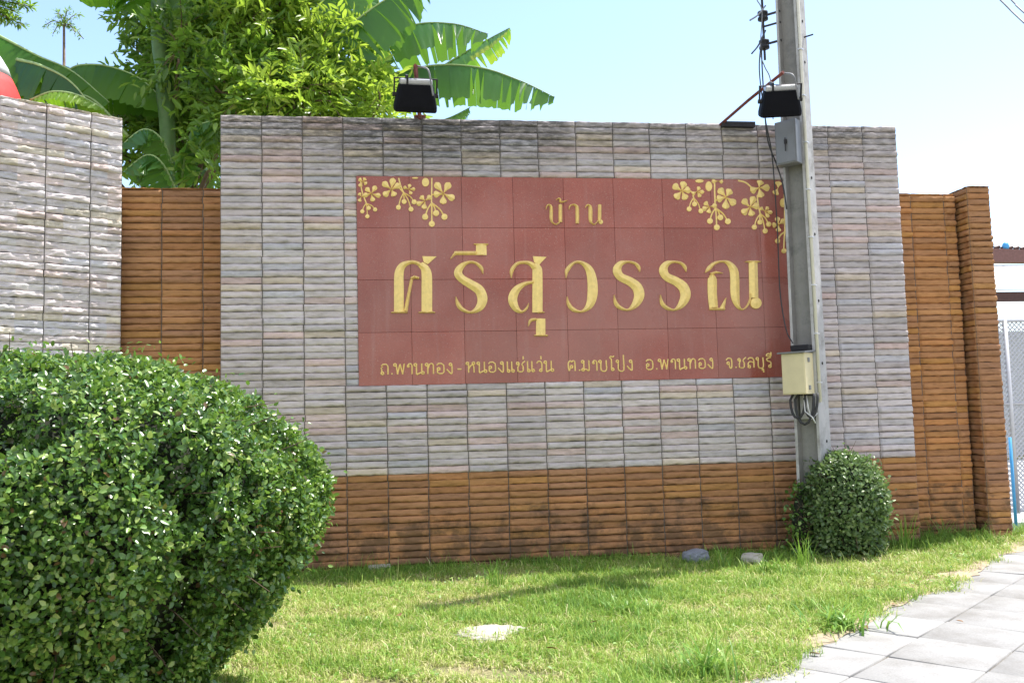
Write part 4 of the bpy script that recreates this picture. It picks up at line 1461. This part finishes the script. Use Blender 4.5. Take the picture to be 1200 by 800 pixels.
MB().lathe([(.02, -.12), (.07, -.09), (.10, 0), (.07, .09), (.02, .12)], (.55, .1, hz(1171, 288)), 12).build('finial', M['blue'], rf, True)
za1, za0 = hz(1180, 310), hz(1180, 345)
mb = MB()
nw = 6
for i in range(nw):
    a, b_ = i/nw, (i+1)/nw
    ya, yb = -.0-1.0*a, -.0-1.0*b_
    z_a, z_b = za1+(za0-za1)*a, za1+(za0-za1)*b_
    mb.add([(x0, ya, z_a), (x1, ya, z_a), (x1, yb, z_b+.02), (x0, yb, z_b+.02), (x0, yb+.02, z_b-.01), (x1, yb+.02, z_b-.01)], [(0, 3, 2, 1), (3, 4, 5, 2)])
mb.build('awning', M['white'], h)
MB().box(((x0+x1)/2, -.98, hz(1180, 352)-.02), (x1-x0, .08, .26)).build('fascia_board', M['fascia'], h)
MB().box(((x0+x1)/2, .6, 1.75), (x1-x0, .4, 3.5)).build('house_wall', M['wall_grey'], h)
MB().box((-.02, .385, hz(1170, 370)-.35), (.75, .04, 1.2)).build('doorway', M['dark'], h)

gy = 1.25
gate = thing('mesh_gate', 'pale galvanised wire mesh gate standing behind the brown pillar', 'gate', (at(1172, 600, gy).x, gy, 0))
gx = gate.location.x
gt = at(1185, 374, gy).z
mb = MB()
for x in (.03, .24, 2.6):
    mb.tube([(x, 0, .12), (x, 0, gt)], .03, 8)
for z in (.15, gt-.02, gt*.58):
    mb.tube([(.03, 0, z), (2.6, 0, z)], .02, 8)
mb.build('frame', M['galv'], gate, True)
mb = MB()
cell = .06
hh = gt-.17
for i in range(-int(hh/cell), int(2.57/cell)):
    for sg in (1, -1):
        s0 = i*cell
        t0, t1 = max(0, -s0), min(hh, 2.57-s0)
        if t1 <= t0: continue
        if sg > 0: p = [(.03+s0+t0, .0, .15+t0), (.03+s0+t1, .0, .15+t1)]
        else: p = [(.03+s0+t0, .012, .15+hh-t0), (.03+s0+t1, .012, .15+hh-t1)]
        mb.tube(p, .009, 4, False)
mb.build('wire_mesh', M['galv'], gate)
bx = at(1187.5, 570, .60)
bp = MB().tube([(0, 0, 0), (0, 0, at(1187, 512, .60).z)], .018, 10).build('fence_post', M['blue'], None, True, loc=(bx.x, .60, 0))
tag(bp, 'short sky blue steel post against the right side of the brown pillar', 'post')

GW = 'overhead wires at the upper right'
cable('overhead_wire', 'left one of two overhead wires crossing the upper right corner', [at(1100, -70, 3.), at(1172, 0, 2.), at(1200, 27, 1.6), at(1320, 135, 0.)], .012, M['cable_grey'], GW, 'wire')
cable('overhead_wire', 'right one of two overhead wires crossing the upper right corner', [at(1110, -75, 3.2), at(1184, -1, 2.2), at(1200, 15, 1.9), at(1330, 130, 0.)], .012, M['cable_grey'], GW, 'wire')


# ------------------------------------------------------------------ stones
def rock(name, label, loc, size, mat, seed, flat=False, group=None):
    import bmesh
    g = np.random.default_rng(seed)
    bm = bmesh.new()
    bmesh.ops.create_icosphere(bm, subdivisions=4, radius=1)
    P = np.array([tuple(v.co) for v in bm.verts])
    k = 1 + lump(P, [(1.6, .10), (4, .09), (9, .05)], g)
    P = P*k[:, None]
    if flat: P[:, :2] *= (1+lump(P*np.array([1, 1, 0]), [(2.2, .16), (5, .09)], g))[:, None]
    P[:, 2] = np.where(P[:, 2] > .45, .45+(P[:, 2]-.45)*.25, P[:, 2])
    P = P*np.array(size)
    for v, p in zip(bm.verts, P): v.co = p
    me = bpy.data.meshes.new(name)
    bm.to_mesh(me)
    bm.free()
    o = link(name, me, None, [mat], False, loc=loc)
    return tag(o, label, 'stone', group)


p = ground(578, 743)
rock('flat_stone', 'flat pale stone bedded in the middle of the lawn', (p.x, p.y, .006), (.19, .14, .05), M['pale_rock'], 1, True)
p = ground(819, 662)
rock('boulder', 'blue grey rock at the foot of the wall left of the shrub', (p.x, p.y+.13, .05), (.12, .09, .14), M['rock'], 2)
p = ground(887, 663)
rock('boulder', 'speckled pale stone in the weeds beside the concrete pole', (p.x, p.y+.10, .04), (.10, .08, .12), M['pale_rock'], 3)
p = ground(445, 668)
MB().box((0, 0, .03), (.22, .10, .07), bev=.012).build('loose_block', M['pale_rock'], None, loc=(p.x, p.y-.08, 0), rot=(R(8), 0, R(5)))
tag(bpy.data.objects['loose_block'], 'small pale block lying at the wall base near the hedge', 'stone')

# ------------------------------------------------------------------ lawn
M['grass'] = leaf_mat('lawn_grass', [(.10, .23, .035), (.23, .40, .06), (.37, .49, .10), (.53, .52, .21), (.66, .58, .36)], (.55, .68, .12), .55, .26, .3)
M['weed'] = leaf_mat('weed_blades', [(.09, .22, .035), (.16, .33, .05), (.30, .45, .10)], (.35, .55, .08), .4, .3, .4)
BT = np.array([(0, -.5, 0), (0, .5, 0), (.4, -.42, 0), (.4, .42, 0), (.75, -.28, 0), (.75, .28, 0), (1, 0, 0)])
BF3 = np.array([(0, 1, 3), (0, 3, 2), (2, 3, 5), (2, 5, 4), (4, 5, 6)])


def blades(P, L, Wd, lean, rnd, g):
    n_ = len(P)
    az = g.uniform(0, 2*math.pi, n_)
    hd = np.c_[np.cos(az), np.sin(az), np.zeros(n_)]
    sd = np.c_[-np.sin(az), np.cos(az), np.zeros(n_)]
    V = np.zeros((n_, len(BT), 3))
    for i, (u, w, _) in enumerate(BT):
        th = lean*u
        V[:, i] = P + hd*(L*u*np.sin(th))[:, None] + np.array([0, 0, 1.])*(L*u*np.cos(th*.9))[:, None] + sd*(Wd*w)[:, None]
    F = (BF3[None] + (np.arange(n_)*len(BT))[:, None, None]).reshape(-1, 3)
    return V.reshape(-1, 3), F, np.repeat(rnd, len(BT))


g = np.random.default_rng(61)
NB = 420000
X = g.uniform(-3.4, 10.5, NB*2)
Yv = g.uniform(-6.4, 1.6, NB*2)
PT = np.c_[X, Yv, np.zeros_like(X)]
rel = PT - np.array(PO)
tt = rel @ np.array(EN)
ss = rel @ np.array(E1)
edge = .43 + .07*np.sin(ss*2.1) + .06*np.sin(ss*4.3+1) + .04*np.sin(ss*11) + .05*g.normal(size=len(ss))
ok = tt > edge
ok &= (Yv < -.03) | ((X > XR+.1) & (Yv < .27) & (X < 6.5)) | ((X > 6.9) & (Yv < .5+.06*np.sin(X*7)))
ok &= (Yv > -6.2)
view = PT - CAM
dist = view @ FW
pxx = 600 + F_PX*(view @ RT)/np.maximum(dist, .1)
ok &= (dist > 3.5) & (pxx > -120) & (pxx < 1330)
dens = np.clip(1.25 - np.abs(dist-5)*.09, .35, 1)
patch = lump(PT, [(1.2, .20), (3.1, .20), (7, .20), (15, .14)], g)          # bare and dry patches
ok &= g.uniform(size=len(X)) < dens*np.clip(.95 - 1.7*np.clip(patch-.28, 0, 1), .07, 1)
fs_ = np.hypot(X-ground(578, 741).x, (Yv-ground(578, 741).y)*1.2)
ok &= fs_ > .12 + .05*lump(PT, [(9, .5)], g)
PT, patch, tt, dist = PT[ok], patch[ok], tt[ok], dist[ok]
n_ = len(PT)
print('grass blades', n_)
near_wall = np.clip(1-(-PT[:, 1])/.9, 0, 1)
L = g.uniform(.025, .085, n_)*(1+.45*near_wall) * np.clip(1-.4*patch, .55, 1.5)
L *= 1 + .75*np.clip(1-np.abs(tt-.95)/.7, 0, 1)*np.clip(lump(PT, [(2.5, .3), (6, .25)], g)+.55, 0, 1)
L *= np.where(g.uniform(size=n_) < .035, 2.0, 1.)
PT[:, 2] = np.where(tt < .64, .03, 0)
rnd = np.clip(.36 + .42*patch + g.normal(0, .19, n_) - .36*near_wall, 0, 1)  # greener, darker blades by the wall: its shadow put into the colour
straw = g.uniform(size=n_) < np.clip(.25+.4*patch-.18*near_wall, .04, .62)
rnd = np.where(straw, g.uniform(.72, 1, n_), rnd)
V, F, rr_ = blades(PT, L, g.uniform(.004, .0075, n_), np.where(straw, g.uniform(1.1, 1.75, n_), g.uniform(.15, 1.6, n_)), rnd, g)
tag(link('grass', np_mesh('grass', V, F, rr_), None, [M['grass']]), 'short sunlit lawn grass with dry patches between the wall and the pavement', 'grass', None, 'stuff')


# small broad-leaved weeds creeping through the lawn
k_ = g.choice(len(PT), 900, replace=False, p=np.clip(patch+.2, .02, 1)/np.clip(patch+.2, .02, 1).sum())
nl = 7
P = np.repeat(PT[k_], nl, 0) + np.c_[g.normal(0, .02, (900*nl, 2)), g.uniform(.012, .05, 900*nl)]
dv = rand_dirs(900*nl, g)
dv[:, 2] = np.abs(dv[:, 2])*.4
Lw = g.uniform(.018, .042, 900*nl)
V, F, rr_ = leaves(P, dv, rand_dirs(900*nl, g)*.5+np.array([0, 0, 1.]), Lw, Lw*.55, g.uniform(.2, 1, 900*nl))
tag(link('ground_weeds', np_mesh('ground_weeds', V, F, rr_), None, [M['weed']]), 'small broad leaved weeds creeping through the sunlit lawn', 'weeds', None, 'stuff')


# weeds: taller tufts that stand apart from the lawn
def tuft(label, p, n_, L0, spread, seed, lean=(.25, 1.3), wd=.010):
    g = np.random.default_rng(seed)
    a, r_ = g.uniform(0, 6.28, n_), np.abs(g.normal(0, spread, n_))
    P = np.c_[np.cos(a)*r_, np.sin(a)*r_, np.zeros(n_)]
    V, F, rr_ = blades(P, L0*g.uniform(.5, 1.15, n_), wd*g.uniform(.7, 1.3, n_), g.uniform(lean[0], lean[1], n_), g.uniform(0, 1, n_), g)
    o = link('weed_tuft', np_mesh('weed_tuft', V, F, rr_), None, [M['weed']], loc=(p.x, p.y, 0))
    return tag(o, label, 'weed', 'grass tufts taller than the lawn')


tuft('bushy bright tuft of broad blades in the lawn at the bottom edge of the photo', ground(828, 800), 90, .30, .10, 1, wd=.016)
tuft('drooping broad leaved tuft hanging over the pavement edge', ground(985, 742), 120, .26, .13, 2, (.5, 1.7), .016)
tuft('upright thin tuft standing before the small round shrub', ground(942, 668), 30, .34, .08, 3, (.1, .7))
tuft('thin tuft beside the grey blue rock at the wall base', ground(848, 668), 26, .26, .07, 4, (.1, .8))
tuft('thin tuft in the wall shadow below the middle of the sign', ground(578, 690), 46, .24, .07, 5, (.1, .8))
tuft('tall tuft leaning against the wall corner right of the shrub', ground(1062, 645), 34, .40, .09, 6, (.1, .9))
tuft('dark low tuft in the lawn right of the flat pale stone', ground(735, 720), 110, .17, .17, 7, (.4, 1.5))
tuft('dry tuft at the foot of the brown wall beside the pillar', ground(1110, 634), 40, .30, .14, 8, (.1, 1.0))
tuft('low leafy tuft beside the speckled stone near the pole', ground(905, 672), 44, .20, .10, 9, (.3, 1.4), .014)

# fallen leaves along the pavement edge
M['dead_leaf'] = plain('dead_leaf', (.22, .12, .05), .8, 0, .4, 20)
g = np.random.default_rng(71)
FLP = [(905, 792, 'lying on the pavement at the bottom edge'), (962, 776, 'on the slabs below the drooping tuft'), (1012, 742, 'on the slabs right of the drooping tuft'),
       (1046, 716, 'at the grass edge halfway up the pavement'), (1092, 690, 'at the sandy grass edge higher up the pavement'), (1120, 735, 'in the middle of the pavement'),
       (1150, 672, 'on the far slabs near the pillar'), (700, 742, 'on the lawn right of the flat pale stone'), (640, 775, 'on the lawn near the bottom middle'), (470, 735, 'on the lawn left of the flat pale stone')]
for i, (px, py, where) in enumerate(FLP):
    p = ground(px, py)
    z = .05 if (p-PO).dot(EN) < .55 else .085
    L1 = g.uniform(.05, .085)
    d = np.array([[math.cos(i*2.3), math.sin(i*2.3), .05]])
    V, F, rr_ = leaves(np.zeros((1, 3)), d, np.array([[g.normal(0, .3), g.normal(0, .3), 1.]]), np.array([L1]), np.array([L1*.55]), np.array([.5]))
    tag(link('fallen_leaf', np_mesh('fallen_leaf', V, F, rr_), None, [M['dead_leaf']], loc=(p.x, p.y, z)), 'small dry brown leaf ' + where, 'leaf', 'fallen leaves')
